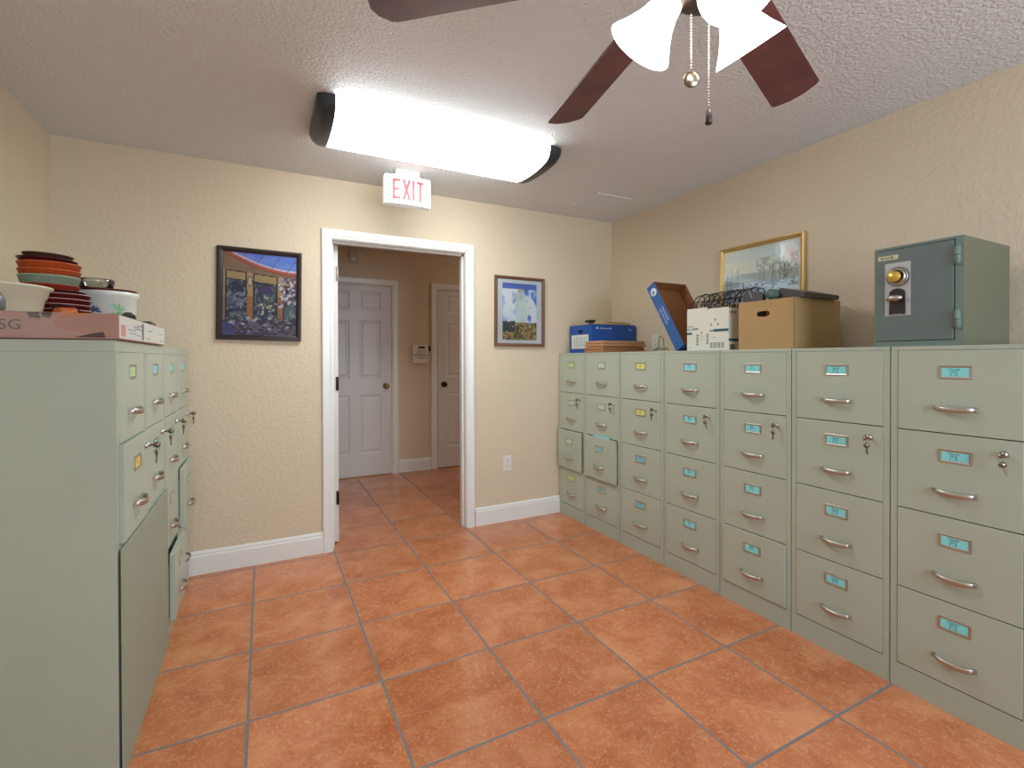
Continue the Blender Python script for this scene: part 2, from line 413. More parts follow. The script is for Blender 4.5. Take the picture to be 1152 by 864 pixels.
for (a, b, s_) in ((FX0, FX0 + 0.078, -1), (FX1 - 0.088, FX1, 1)):
    m = MB(); p = lens_prof(0.004)
    m1 = lens_prof(0.004); n = len(p)
    outer = a if s_ < 0 else b; inner = b if s_ < 0 else a
    zc_ = ZC - 0.001; yc = (FY0 + FY1) / 2
    rings = []
    for t, sc in ((0, 1.0), (0.55, 0.97), (0.85, 0.8), (1.0, 0.55)):
        x = inner + (outer - inner) * t
        rings.append([(x, yc + (y - yc) * (1 - (1 - sc) * 0.25), zc_ + (z - zc_) * sc) for y, z in p])
    vs = [q for r in rings for q in r]
    fs = [(k*n+i, k*n+i+1, (k+1)*n+i+1, (k+1)*n+i) for k in range(3) for i in range(n-1)]
    m.add(vs, fs, M_CAP, True); m.add(rings[0], [tuple(range(n))], M_CAP); m.add(rings[3], [tuple(range(n))], M_CAP)
    m.add([rings[k][q] for k in range(4) for q in (0, n-1)], [(0,1,3,2),(2,3,5,4),(4,5,7,6)], M_CAP)
    m.build('end_cap', fx)

# ------------------------------------------------------------------ exit sign
ex = thing('exit_sign', 'white exit sign with red letters hanging from the ceiling above the doorway', 'sign', (0.81, 3.02, 0))
m = MB()
n = 14; wd = 0.288; z0, z1 = 2.222, 2.398
pts = []
for i in range(n + 1):
    t = i / n * 2 - 1; pts.append((t * wd / 2, -0.028 - 0.016 * (1 - t * t)))
poly = pts + [(wd / 2, 0.028), (-wd / 2, 0.028)]
m.prism(poly, z0, z1, mat('exit_white', (238, 242, 242), 0.35, emit=(0.9, 1.0, 1.0), estr=0.12))
m.build('housing', ex)
MB().bbox((-0.075, -0.03, z1), (0.075, 0.03, ZC), M_WHITEP, 0.004).build('canopy', ex)
M_RED = mat('exit_red', (222, 52, 56), 0.4, emit=(1.0, 0.10, 0.10), estr=0.3)
m = MB()
def strokes(m, segs, mt, M): 
    for (x0, y0, x1, y1, w_) in segs:
        d = Vector((x1 - x0, y1 - y0)); d.normalize(); nrm = Vector((-d.y, d.x)) * w_ / 2
        q = [(x0 + nrm.x, y0 + nrm.y), (x0 - nrm.x, y0 - nrm.y), (x1 - nrm.x, y1 - nrm.y), (x1 + nrm.x, y1 + nrm.y)]
        m.prism(q, 0, 0.003, mt, M)
zc = (z0 + z1) / 2; hh = 0.062; sw = 0.016
def F(xc): 
    t = xc / (wd / 2); y = -0.028 - 0.016 * (1 - t * t); sl = 0.016 * 2 * t / (wd / 2)
    return FACE((xc, y - 0.0005, zc), (1, sl, 0), (0, 0, 1))
e = 0.019
strokes(m, [(-e, -hh, -e, hh, sw), (-e - sw/2, hh - sw/2, e, hh - sw/2, sw), (-e, 0, e - 0.004, 0, sw), (-e - sw/2, -hh + sw/2, e, -hh + sw/2, sw)], M_RED, F(-0.072))
strokes(m, [(-e, -hh, e, hh, sw), (-e, hh, e, -hh, sw)], M_RED, F(-0.014))
strokes(m, [(0, -hh, 0, hh, sw)], M_RED, F(0.03))
strokes(m, [(0, -hh, 0, hh, sw), (-e - 0.003, hh - sw/2, e + 0.003, hh - sw/2, sw)], M_RED, F(0.073))
m.build('lettering', ex)

# ceiling vent
ve = thing('ceiling_vent', 'square painted air vent in the ceiling corner above the filing cabinets', 'vent', (2.262, 2.93, ZC))
m = MB()
for a, b in (((-.16,-.16),(.16,-.135)),((-.16,.135),(.16,.16)),((-.16,-.135),(-.135,.135)),((.135,-.135),(.16,.135))):
    m.bbox((a[0], a[1], -0.009), (b[0], b[1], 0.0), M_CEIL, 0.002)
m.build('frame', ve)
m = MB()
for i in range(9):
    y = -0.12 + i * 0.03
    m.add([(-.135, y-0.012, -0.001), (.135, y-0.012, -0.001), (.135, y+0.012, -0.007), (-.135, y+0.012, -0.007), (-.135, y-0.012, 0), (.135, y-0.012, 0), (.135, y+0.012, -0.006), (-.135, y+0.012, -0.006)],
          [(0,1,2,3),(4,5,6,7),(0,1,5,4),(2,3,7,6),(0,3,7,4),(1,2,6,5)], M_CEIL)
m.build('slats', ve)

# ------------------------------------------------------------------ ceiling fan
FXC, FYC = 0.775, 0.671
fan = thing('ceiling_fan', 'ceiling fan with dark reddish wood blades and lit glass shades', 'fan', (FXC, FYC, 0))
M_FANM = mat('fan_bronze', (70, 58, 52), 0.35, 1.0)
M_BLADE = mat('mahogany_blade', (98, 54, 54), 0.38, var=0.25, vscale=9)
MB().lathe([(0, ZC), (0.075, ZC), (0.075, ZC - 0.02), (0.05, ZC - 0.06), (0.02, ZC - 0.07), (0, ZC - 0.07)], M_FANM, 32).build('canopy', fan)
MB().lathe([(0, ZC - 0.06), (0.014, ZC - 0.06), (0.014, 2.2), (0, 2.2)], M_FANM, 16).build('downrod', fan)
MB().lathe([(0, 2.22), (0.05, 2.22), (0.1, 2.2), (0.125, 2.17), (0.13, 2.13), (0.125, 2.09), (0.1, 2.06), (0.06, 2.05), (0, 2.05)], M_FANM, 40).build('motor_housing', fan)
MB().lathe([(0, 2.055), (0.045, 2.055), (0.05, 2.03), (0.075, 2.01), (0.075, 1.985), (0.05, 1.965), (0.02, 1.955), (0, 1.953)], M_FANM, 32).build('light_kit', fan)
BZ = 2.054
for k in range(6):
    ang = math.radians(80.0 + 60 * k)
    R = T((0, 0, BZ)) @ Matrix.Rotation(ang, 4, 'Z') @ Matrix.Rotation(-0.255, 4, 'X')
    out = []
    r0, r1, w0, w1 = 0.18, 0.716, 0.105, 0.13
    P = [(r0, -w0/2 + .015), (r0 + .015, -w0/2), (r1 - 0.035, -w1/2), (r1 - 0.012, -w1/2 + 0.02), (r1 - 0.002, 0.0), (r1 - 0.012, w1/2 - 0.02), (r1 - 0.035, w1/2), (r0 + .015, w0/2), (r0, w0/2 - .015)]
    P = [(r0, -w0/2 + .015), (r0 + .015, -w0/2), (r1 - 0.03, -w1/2), (r1 - 0.018, -w1/2 + 0.008), (r1 - 0.004, -0.02), (r1 - 0.004, 0.02), (r1 - 0.018, w1/2 - 0.008), (r1 - 0.03, w1/2), (r0 + .015, w0/2), (r0, w0/2 - .015)]
    bl = MB().prism(P, -0.003, 0.003, M_BLADE, R).build('blade', fan)
    b = MB()
    b.tube([(0.09, 0, 0.02), (0.13, 0, 0.012), (0.17, 0, 0.006), (0.22, 0, 0.005)], [0.01, 0.009, 0.009, 0.009], M_FANM, 8, M=R, sx=2.2)
    b.prism([(0.18, -0.03), (0.25, -0.012), (0.25, 0.012), (0.18, 0.03)], 0.003, 0.007, M_FANM, R)
    b.build('blade_bracket', bl)
M_SHADE = mat('lit_frosted_glass', (252, 250, 244), 0.3, emit=(1.0, 0.95, 0.86), estr=6.0)
shade_prof = [(0.022, 0.0), (0.03, -0.012), (0.034, -0.035), (0.042, -0.06), (0.055, -0.085), (0.068, -0.105), (0.074, -0.115), (0.071, -0.115), (0.052, -0.088), (0.038, -0.06), (0.028, -0.03), (0.02, -0.01)]
for k, ang in enumerate((130, 0, 245)):
    a = math.radians(ang)
    Mx = T((0.062 * math.cos(a), 0.062 * math.sin(a), 1.988)) @ Matrix.Rotation(a, 4, 'Z') @ Matrix.Rotation(-math.radians(37), 4, 'Y') @ Matrix.Scale(.95, 4)
    b = MB().lathe([(0, 0.02), (0.022, 0.02), (0.026, 0.0), (0.024, -0.012), (0, -0.012)], M_FANM, 20, M=Mx).build('socket', fan)
    sh = MB().lathe(shade_prof, M_SHADE, 36, M=Mx, cap=False).build('glass_shade', fan)
    MB().ico((0, 0, -0.06), 0.027, mat('bulb', (255, 255, 255), 0.3, emit=(1, 0.95, 0.85), estr=10), 2, (1, 1, 1.3), Mx).build('bulb', sh)
def chain(x, y, ztop, zbot, name='pull_chain'):
    b = MB(); nb = int((ztop - zbot) / 0.006)
    for i in range(nb): b.ico((x, y, ztop - i * 0.006), 0.0021, M_NICKEL, 1)
    b.tube([(x, y, ztop), (x, y, zbot)], 0.0007, M_NICKEL, 4)
    return b.build(name, fan)
CH = [(0.0, 0.0), (0.0, 0.0)]
# pull chain ends placed where the photo shows them
c1 = chain(0.002, 0.040, 1.97, 1.842)
MB().lathe([(0, -0.0015), (0.010, -0.0012), (0.012, -0.003), (0.015, -0.003), (0.0165, -0.001), (0.0165, 0.001), (0.015, 0.003), (0, 0.003)], M_KEY, 24, M=T((0.002, 0.040, 1.827)) @ Matrix.Rotation(-YAW, 4, 'Z') @ Matrix.Rotation(PI/2, 4, 'X')).build('medallion', c1)
c2 = chain(0.036, 0.026, 1.98, 1.765)
MB().lathe([(0, 0.026), (0.004, 0.026), (0.0065, 0.018), (0.0075, 0.0), (0.006, -0.002), (0, -0.002)], mat('dark_wood_pull', (60, 44, 40), 0.4), 16, M=T((0.036, 0.026, 1.74))).build('pull_weight', c2)

# ------------------------------------------------------------------ pictures
def lerp(a, b, t): return a + (b - a) * t
class Canvas:
    def __init__(s, nx, ny, seed=0):
        s.nx, s.ny = nx, ny; s.gain = 1.18; s.c = np.zeros((ny, nx, 3)); s.r = np.random.RandomState(seed)
        s.x, s.y = np.meshgrid((np.arange(nx) + .5) / nx, (np.arange(ny) + .5) / ny)   # y up
    def put(s, mask, col, a=1.0):
        a = (mask.astype(float) if mask.dtype == bool else mask) * a
        s.c = s.c * (1 - a[..., None]) + np.array(col, float) * a[..., None]
    def noise(s, fx, fy=None, seed=0):
        fy = fy or fx; r = np.random.RandomState(seed); out = 0
        for k, amp in ((1, .55), (2, .28), (4, .17)):
            g = r.rand(int(fy*k) + 2, int(fx*k) + 2)
            X = s.x * fx * k; Y = s.y * fy * k; i = X.astype(int); j = Y.astype(int); u = X - i; v = Y - j
            u = u*u*(3-2*u); v = v*v*(3-2*v)
            out = out + amp * ((g[j, i]*(1-u)+g[j, i+1]*u)*(1-v) + (g[j+1, i]*(1-u)+g[j+1, i+1]*u)*v)
        return out
    def dots(s, n, x0, x1, y0, y1, cols, r0=0.006, r1=0.02, asp=1.0, a=.9):
        for _ in range(n):
            cx, cy = s.r.uniform(x0, x1), s.r.uniform(y0, y1); rr = s.r.uniform(r0, r1)
            s.put(((s.x-cx)/rr)**2 + ((s.y-cy)/(rr*asp))**2 < 1, cols[s.r.randint(len(cols))], a)
    def line(s, x0, y0, x1, y1, w_, col, a=1.0):
        dx, dy = x1-x0, y1-y0; L2 = dx*dx+dy*dy
        t = np.clip(((s.x-x0)*dx+(s.y-y0)*dy)/L2, 0, 1)
        s.put((s.x-x0-t*dx)**2+(s.y-y0-t*dy)**2 < w_*w_, col, a)
    def build(s, name, w_, h_, M, parent, mt):
        nx, ny = s.nx, s.ny
        xs = np.linspace(-w_/2, w_/2, nx+1); ys = np.linspace(-h_/2, h_/2, ny+1)
        vs = [tuple(M @ Vector((x, y, 0))) for y in ys for x in xs]
        fs = [(j*(nx+1)+i, j*(nx+1)+i+1, (j+1)*(nx+1)+i+1, (j+1)*(nx+1)+i) for j in range(ny) for i in range(nx)]
        me = bpy.data.meshes.new(name); me.from_pydata(vs, [], fs)
        at = me.attributes.new('ink', 'FLOAT_COLOR', 'FACE')
        c = np.clip(s.c * s.gain, 0, 255).reshape(-1, 3) / 255
        c = np.where(c <= .04045, c/12.92, ((c+.055)/1.055)**2.4)
        at.data.foreach_set('color', np.concatenate([c, np.ones((len(c), 1))], 1).astype(np.float32).ravel())
        me.materials.append(mt); me.update()
        o = bpy.data.objects.new(name, me); COL.objects.link(o); o.parent = parent
        return o
def frame_mesh(w_, h_, fw, depth, mt, steps=None):
    """picture frame: outer w_ x h_, moulding width fw; local x right, y up, z out of wall"""
    m = MB(); prof = steps or [(0, 0), (0, depth*.8), (fw*.15, depth), (fw*.45, depth), (fw*.7, depth*.75), (fw, depth*.55), (fw, 0)]
    cs = [(-1, -1), (1, -1), (1, 1), (-1, 1)]; n = len(prof); vs = []
    for sx, sy in cs:
        for a, d in prof: vs.append((sx*(w_/2-a), sy*(h_/2-a), d))
    fs = [(j*n+i, j*n+(i+1) % n, ((j+1) % 4)*n+(i+1) % n, ((j+1) % 4)*n+i) for j in range(4) for i in range(n)]
    return m.add(vs, fs, mt)
def picture(label, M, w_, h_, fw, depth, fmt, cv, mat_w=0.0, matcol=(236, 238, 236), steps=None, rx=0):
    o = bpy.data.objects.new('framed_picture', None); COL.objects.link(o); o.matrix_world = M; o.empty_display_size = 0.05
    tag(o, label, 'picture')
    frame_mesh(w_, h_, fw, depth, fmt, steps).build('frame', o)
    iw, ih = w_ - 2*fw, h_ - 2*fw
    if mat_w:
        mm = MB()
        mx, my = mat_w if isinstance(mat_w, tuple) else (mat_w, mat_w)
        mt = mat('mat_board_%d' % matcol[0], matcol, 0.8)
        z = depth * .3
        for a, b in (((-iw/2, -ih/2), (iw/2, -ih/2+my)), ((-iw/2, ih/2-my), (iw/2, ih/2)), ((-iw/2, -ih/2+my), (-iw/2+mx, ih/2-my)), ((iw/2-mx, -ih/2+my), (iw/2, ih/2-my))):
            mm.box((a[0], a[1], z-0.002), (b[0], b[1], z), mt)
        mm.build('mat_board', o); iw -= 2*mx; ih -= 2*my
    cv.build('print', iw + 0.002, ih + 0.002, T((0, 0, depth*.2)), o, paint_mat('print_ink'))
    g = MB().add([(-w_/2+fw*.9, -h_/2+fw*.9, depth*.45), (w_/2-fw*.9, -h_/2+fw*.9, depth*.45), (w_/2-fw*.9, h_/2-fw*.9, depth*.45), (-w_/2+fw*.9, h_/2-fw*.9, depth*.45)], [(0,1,2,3)], M_PGLASS)
    g.build('glass', o)
    return o

# 1: blue glass dome over an ochre arcade with flowers
c = Canvas(110, 130, 3); x, y = c.x, c.y
c.put(y > -1, (150, 122, 92)); c.put(y > -1, (110, 86, 66), 0.4*c.noise(8, seed=1))
arc = 0.80 + 0.25*(x-1.0)**2
c.put(y > arc, (205, 196, 205)); c.put(y > arc + .022, (88, 116, 196)); c.put((y > arc + .022), (150, 175, 225), .8*c.noise(7, 14, 2))
for q in (.38, .62, .86): c.line(q, .8, q+.18, 1.02, .004, (60, 76, 130))
c.put((y < arc) & (y > arc - .025), (190, 96, 74)); c.put((y < arc-.025) & (y > arc-.055), (150, 84, 58)); 
yl = .79 - .07*x
c.put((y < yl) & (y > yl - .012), (46, 44, 48)); c.put((y < yl-.012) & (y > yl - .10), (176, 152, 104)); c.put((y < yl-.10) & (y > yl-.114), (44, 42, 44))
low = (y < yl - .114); c.put(low, (92, 108, 118)); c.put(low, (52, 62, 86), 1.0*(c.noise(12, 12, 5) > .5)); c.put(low & (c.noise(16, 16, 6) > .62), (140, 160, 168), .8)
for px, pw in ((.02, .03), (.36, .085), (.77, .075)):
    c.put((abs(x-px-.0) < pw/2+.016) & (y < yl) & (y > .17), (48, 42, 44)); c.put((abs(x-px) < pw/2) & (y < yl) & (y > .17), (186, 156, 112)); c.put((abs(x-px) < pw/2) & (y < .48) & (y > .17), (160, 104, 74), .7)
c.put(((x-.36)/.036)**2+((y-.66)/.065)**2 < 1, (60, 58, 62)); c.put(((x-.36)/.026)**2+((y-.66)/.052)**2 < 1, (196, 196, 180))
for ax, aw in ((.19, .13), (.565, .15)):
    e_ = ((x-ax)/aw)**2 + ((y-.52)/.13)**2; c.put((e_ > .86) & (e_ < 1.1) & (y > .5), (70, 62, 60))
c.put(((x-.57)/.09)**2+((y-.56)/.05)**2 < 1, (74, 66, 110))
c.dots(70, .1, .32, .2, .5, [(130, 140, 170), (70, 80, 110), (160, 150, 160)], .006, .016)
c.dots(80, .45, .72, .2, .5, [(120, 150, 150), (60, 90, 80), (210, 200, 170), (70, 84, 130)], .006, .018)
c.dots(110, .74, .99, .35, .74, [(214, 200, 206), (190, 160, 168), (120, 130, 160), (92, 70, 90), (230, 225, 228)], .008, .024)
c.put(y < .19, (66, 62, 84)); c.put((y < .19) & (c.noise(14, 40, 8) > .5), (120, 116, 136), .8); c.put((y < .15) & (x < .17), (66, 84, 150), .8)
c.dots(60, .02, .98, .03, .22, [(150, 150, 176), (190, 190, 205), (74, 62, 60), (104, 82, 76), (52, 52, 66)], .01, .035, .6)
M1 = FACE((-0.0155, YB - 0.001, 1.654), (1, 0, 0.0), (0.028, 0, 1)) 
M_DKFR = mat('dark_brown_frame', (44, 34, 32), 0.35)
picture('dark framed painting of a blue glass dome over arches, left of the doorway', T((0,0,0)) @ M1, 0.462, 0.558, 0.03, 0.024, M_DKFR, c)
# 2: generic cloudy sky above a flowering bank
c = Canvas(80, 130, 5); x, y = c.x, c.y
c.put(y > -1, (96, 124, 190)); c.put(y > -1, (70, 96, 170), c.noise(4, 5, 3))
cl = np.clip((c.noise(5, 6, 9) - .42) * 5, 0, 1); c.put(cl * (y < .9), (214, 222, 226))
c.put((((x-.55)/.17)**2 + ((y-.56)/.34)**2 < 1).astype(float) * .8, (196, 204, 196)); c.put(np.clip((c.noise(7, 5, 21)-.5)*5, 0, 1)*(((x-.55)/.2)**2+((y-.72)/.2)**2 < 1), (150, 150, 130), .8)
c.put((((x-.25)/.24)**2 + ((y-.42)/.14)**2 < 1).astype(float) * .6, (206, 216, 220))
hb = .28 + .05*c.noise(6, 1, 4)
c.put(y < hb, (116, 110, 70)); c.put((y < hb) & (c.noise(14, 14, 12) > .5), (168, 140, 84)); c.put((y < hb) & (c.noise(18, 18, 13) > .6), (96, 62, 50)); c.put((y < hb+.02) & (x < .36) & (y > .14), (52, 66, 66), .85)
c.dots(60, .02, .98, .01, .28, [(196, 186, 110), (140, 92, 70), (86, 90, 50), (212, 200, 150)], .01, .024, .7)
M2 = FACE((1.791, YB - 0.001, 1.627), (1, 0, 0), (0.008, 0, 1))
M_BRFR = mat('brown_wood_frame', (112, 78, 54), 0.4, var=.15, vscale=20)
picture('brown framed cloudy sky print with pale mat, right of the doorway', M2, 0.44, 0.545, 0.024, 0.022, M_BRFR, c, (0.045, 0.028), (232, 236, 236))
# 3: snowy lakeside
c = Canvas(130, 90, 8); x, y = c.x, c.y
c.put(y > -1, (176, 192, 192)); c.put(y > .55, (196, 200, 184), c.noise(3, 3, 2)); c.put((y > .8), (168, 190, 196), .6)
c.put((y < .5) & (y > .3), (150, 172, 180)); c.put((y < .48 + .1*c.noise(8, 1, 4)) & (y > .36), (120, 138, 136), .7)
c.put((x > .45) & (y > .4) & (y < .8) & (c.noise(26, 20, 7) > .48), (136, 150, 146), .8)
c.put((y < .36), (168, 190, 204)); c.put((y < .36) & (c.noise(5, 16, 8) > .52), (112, 136, 158), .8); c.put((y < .12), (140, 162, 176))
for i in range(22):
    q = .02 + .2*c.r.rand(); c.line(q, .22, q, .5+.2*c.r.rand(), .0022, (98, 118, 124), .8)
for i in range(16):
    q = .48 + .4*c.r.rand(); c.line(q, .34, q + .03*(c.r.rand()-.5), .5+.25*c.r.rand(), .003, (96, 100, 92), .8)
for dx, dy in ((-.06, .2), (-.02, .26), (.04, .24), (.08, .17), (-.1, .13)): c.line(.84, .36, .84+dx, .36+dy, .005, (70, 66, 60))
c.put((x > .66) & (y < .34) & (y > .2) & (c.noise(8, 8, 15) > .5), (104, 112, 100), .9); c.dots(30, .3, .6, .2, .36, [(106, 128, 170), (196, 206, 216), (90, 96, 110)], .008, .02, .6)
c.put((abs(x-.2) < .07) & (abs(y-.28) < .02), (200, 206, 206)); c.line(.27, .22, .27, .36, .008, (70, 80, 84))
M3 = FACE((XR - 0.001, 1.936, 1.775), (0, -1, 0), (0, -0.012, 1))
M_GOLD = mat('gold_frame', (206, 172, 112), 0.35, 0.55)
picture('gold framed snowy lake landscape on the wall behind the filing cabinets', M3, 0.565, 0.395, 0.026, 0.026, M_GOLD, c, 0.012, (216, 214, 190),
        steps=[(0, 0), (0, .018), (.004, .026), (.009, .026), (.012, .016), (.018, .014), (.021, .018), (.026, .012), (.026, 0)])

# ------------------------------------------------------------------ outlets, hall wall devices
def outlet(name, M, label, cat='outlet', single=False):
    o = bpy.data.objects.new(name, None); COL.objects.link(o); o.matrix_world = M; o.empty_display_size = .03; tag(o, label, cat)
    MB().bbox((-0.036, -0.058, 0), (0.036, 0.058, 0.006), M_WHITEP, 0.002).build('cover_plate', o)
    for z in (-0.02, 0.02):
        b = MB(); b.bbox((-0.016, z - 0.014, 0.006), (0.016, z + 0.014, 0.0085), M_WHITEP, 0.002)
        for xx in (-0.006, 0.006): b.box((xx - 0.0012, z - 0.002, 0.0084), (xx + 0.0012, z + 0.007, 0.0089), M_BLACK)
        b.box((-0.002, z - 0.010, 0.0084), (0.002, z - 0.006, 0.0089), M_BLACK)
        b.build('socket', o)
    MB().lathe([(0, 0), (0.003, 0), (0.003, 0.0015), (0, 0.0018)], M_NICKEL, 10, M=T((0, 0, 0.006))).build('screw', o)
    return o
outlet('wall_outlet', FACE((1.680, YB, 0.447), (1, 0, 0), (0, 0, 1)), 'white wall outlet low on the wall between doorway and filing cabinets')
outlet('wall_outlet', FACE((XR, 2.822, 1.385), (0, -1, 0), (0, 0, 1)), 'pale wall outlet above the cabinets between blue box and tilted lid')

al = thing('alarm_keypad', 'white alarm keypad with display on the hall wall between the two doors', 'keypad', (1.565, HALL_Y, 1.315))
MB().bbox((-.085, -.026, -.01), (.085, 0, .1), M_WHITEP, .004).build('housing', al)
MB().bbox((-.088, -.032, -.105), (.088, -.0, -.03), M_WHITEP, .004).build('flip_cover', al)
MB().bbox((-.02, -.0275, .062), (.055, -.0255, .085), mat('lcd_dark', (58, 60, 58), .3), .001).build('display', al)
b = MB()
for i in range(4):
    for j in range(3): b.bbox((-.035 + i*.026, -.029, -.002 + j*.02), (-.02 + i*.026, -.0255, .01 + j*.02), mat('rubber_key', (176, 172, 165), .6), .001)
b.build('buttons', al)
MB().box((-.03, -.0335, -.052), (.08, -.0315, -.043), mat('grey_print', (90, 96, 128), .5)).build('stripe', al)
sn = thing('wall_sensor', 'small white sensor box high on the hall wall above the left door', 'sensor', (.85, HALL_Y, 2.34))
MB().bbox((-.045, -.03, -.065), (.045, 0, .065), mat('sensor_white', (196, 186, 176), .5), .006).build('housing', sn)
MB().bbox((-.02, -.0325, -.05), (.02, -.0295, -.01), M_WHITEP, .001).build('sensor_lens', sn)
hk = thing('wall_hook', 'tiny brown hook beside the right hall door, next to the keypad', 'hook', (1.685, HALL_Y, 1.375))
MB().bbox((-.012, -.006, -.03), (.006, 0, .03), M_BRONZE, .002).build('plate', hk)
MB().tube([(0, -.004, .01), (.0, -.02, .0), (0, -.026, -.012), (0, -.02, -.024), (0, -.012, -.02)], .004, M_BRONZE, 8).build('prong', hk)

# ------------------------------------------------------------------ filing cabinets
COLS = {'cyan': (142, 230, 236), 'blue': (130, 200, 218), 'yellow': (222, 224, 128), 'green': (190, 224, 160), 'pale': (196, 214, 196), 'teal': (150, 206, 200), 'orange': (236, 200, 110)}
M_INK = mat('dark_ink', (12, 40, 62), .6)
def card_text(m, lines, y, sz, z0):
    for i, t in enumerate(lines):
        if t: m.text(t, sz, M_INK, FACE((-.002 + .002*(i == 2), y, z0 - i*sz*1.0), (1, 0, -0.03), (0, 0, 1)), .0001, .15)
def cabinet(label, loc, rotz, W, HH, D, cards, texts, ajar=(0,0,0,0), lock=True, group=None, head=.0145, blank=()):
    t = thing('filing_cabinet', label, 'filing cabinet', loc, rotz, group)
    w2 = W/2 - 0.002; pl = 0.022; k = HH/1.303
    zs = [0.096*k, 0.391*k, 0.693*k, 0.990*k, HH - head]
    b = MB()
    b.box((-w2, 0, 0), (-w2 + pl, D, HH - head - .001), M_CAB); b.box((w2 - pl, 0, 0), (w2, D, HH - head - .001), M_CAB)
    b.bbox((-w2, 0, HH - head - .001), (w2, D, HH), M_CAB, .002)
    b.box((-w2 + pl, 0, 0.0), (w2 - pl, .012, zs[0] - .002), M_CAB); b.box((-w2 + pl, D - .01, 0.0), (w2 - pl, D, HH - head - .001), M_CAB)
    b.box((-w2 + pl, .03, 0.001), (w2 - pl, D - .01, .02), M_GAP)
    for z in zs[1:4]: b.box((-w2 + pl, .03, z - .006), (w2 - pl, .05, z + .006), M_GAP)
    b.build('body', t)
    dw = w2 - pl - .0015
    for i in range(4):      # i=0 top drawer
        z1 = zs[4 - i] - .0018; z0 = zs[3 - i] + .0018
        y = -.002 - ajar[i]
        d = MB(); d.bbox((-dw, y, z0), (dw, y + .02, z1), M_DRAW, .0018)
        ty0, ty1 = y + .02, D - .04 - ajar[i]
        d.box((-dw + .01, ty0, z0 + .012), (-dw + .014, ty1, z1 - .06), M_CAB); d.box((dw - .014, ty0, z0 + .012), (dw - .01, ty1, z1 - .06), M_CAB)
        d.box((-dw + .014, ty0, z0 + .012), (dw - .014, ty1, z0 + .016), M_CAB); d.box((-dw + .014, ty1 - .004, z0 + .016), (dw - .014, ty1, z1 - .06), M_CAB)
        dr = d.build('drawer', t)
        if i in blank: continue
        zc_ = z0 + (z1 - z0) * .375; zl = z0 + (z1 - z0) * .735
        zc_ = z0 + .090; zl = z0 + .217
        # bow handle with feet
        h = MB(); pts = []
        for j in range(13):
            u = j/12*2 - 1; pts.append((u*.056, y - .006 - .021*(1 - abs(u)**3.2), zc_ - .004*(1-u*u)))
        h.tube(pts, .0095, M_NICKEL, 8, sx=.38, up=(0, 0, 1))
        for sx in (-1, 1): h.bbox((sx*.056 - .006, y - .009, zc_ - .008), (sx*.056 + .006, y + .0005, zc_ + .008), M_NICKEL, .0015)
        h.build('handle', dr)
        hw, hh_ = .046, .0235
        f = frame_mesh(hw*2, hh_*2, .0078, .0032, M_NICKEL)
        Mf = FACE((0, y, zl), (1, 0, 0), (0, 0, 1))
        f.v = [tuple(Mf @ Vector(p)) for p in f.v]; f.build('label_holder', dr)
        cd = MB(); mt = mat('card_' + cards[i], COLS[cards[i]], .7)
        cd.box((-hw + .0075, y - .0012, zl - hh_ + .0075), (hw - .0075, y - .0002, zl + hh_ - .0075), mt)
        tx = texts[i]
        for li, s_ in enumerate(tx):
            zz = zl + .0088 - li*.0092 if len(tx) > 1 else zl
            cd.text(s_, .0108 if len(tx) > 1 else .016, M_INK, FACE((-.004, y - .0013, zz), (1, 0, 0), (0, 0, 1)), .0001, .12)
        cd.build('label_card', dr)
        if lock and i == 1:
            lx, lz = .128*W/.395, z1 - .045
            L_ = MB(); L_.lathe([(0, 0), (.0115, 0), (.0115, .003), (.009, .007), (.009, .012), (0, .0125)], M_NICKEL, 20, M=FACE((lx, y, lz), (1, 0, 0), (0, 0, 1))); L_.build('lock', dr)
            K = MB(); a = random.uniform(-.25, .25)
            Mk = T((lx, y - .012, lz)) @ Matrix.Rotation(a, 4, 'Y') @ Matrix.Rotation(PI/2, 4, 'Z')
            # inserted key (blade into lock, bow sticking out)
            K.box((-.001, -.002, -.003), (.006, -.0005, .003), M_KEY, T((lx - .003, y - .012, lz)))
            K.box((lx - .001, y - .024, lz - .004), (lx + .001, y - .010, lz + .004), M_KEY)
            K.lathe([(0, -.001), (.011, -.001), (.011, .001), (0, .001)], M_KEY, 16, M=T((lx, y - .034, lz)) @ Matrix.Rotation(PI/2, 4, 'Y'))
            ring = [(lx + .009*math.cos(q)*.4, y - .036 + .006*math.cos(q), lz - .012 + .010*math.sin(q)) for q in [2*PI*i_/14 for i_ in range(14)]]
            K.tube(ring, .0008, M_KEY, 5, closed=True)
            # hanging spare key
            Mh = T((lx + .002, y - .032, lz - .022)) @ Matrix.Rotation(a*1.4, 4, 'Y') @ Matrix.Rotation(.6, 4, 'Z')
            K.lathe([(0, -.001), (.0105, -.001), (.0105, .001), (0, .001)], M_KEY, 16, M=Mh @ T((0, 0, -.008)) @ Matrix.Rotation(PI/2, 4, 'X'))
            K.prism([(-.0035, 0), (.0035, 0), (.0035, -.026), (.001, -.030), (-.0035, -.024)], -.001, .001, M_KEY, Mh @ T((0, 0, -.016)) @ Matrix.Rotation(PI/2, 4, 'X'))
            K.build('keys', dr)
    return t
GRR = 'four drawer filing cabinets along the right wall'
GRL = 'four drawer filing cabinets along the left wall'
bounds = [3.350, 2.988, 2.585, 2.180, 1.777, 1.386, 0.992, 0.597]
three = [['Closed', '2015', 'A - D'], ['Closed', '2015', 'E - K'], ['Closed', '2016', 'L - R'], ['Closed', '2016', 'S - Z']]
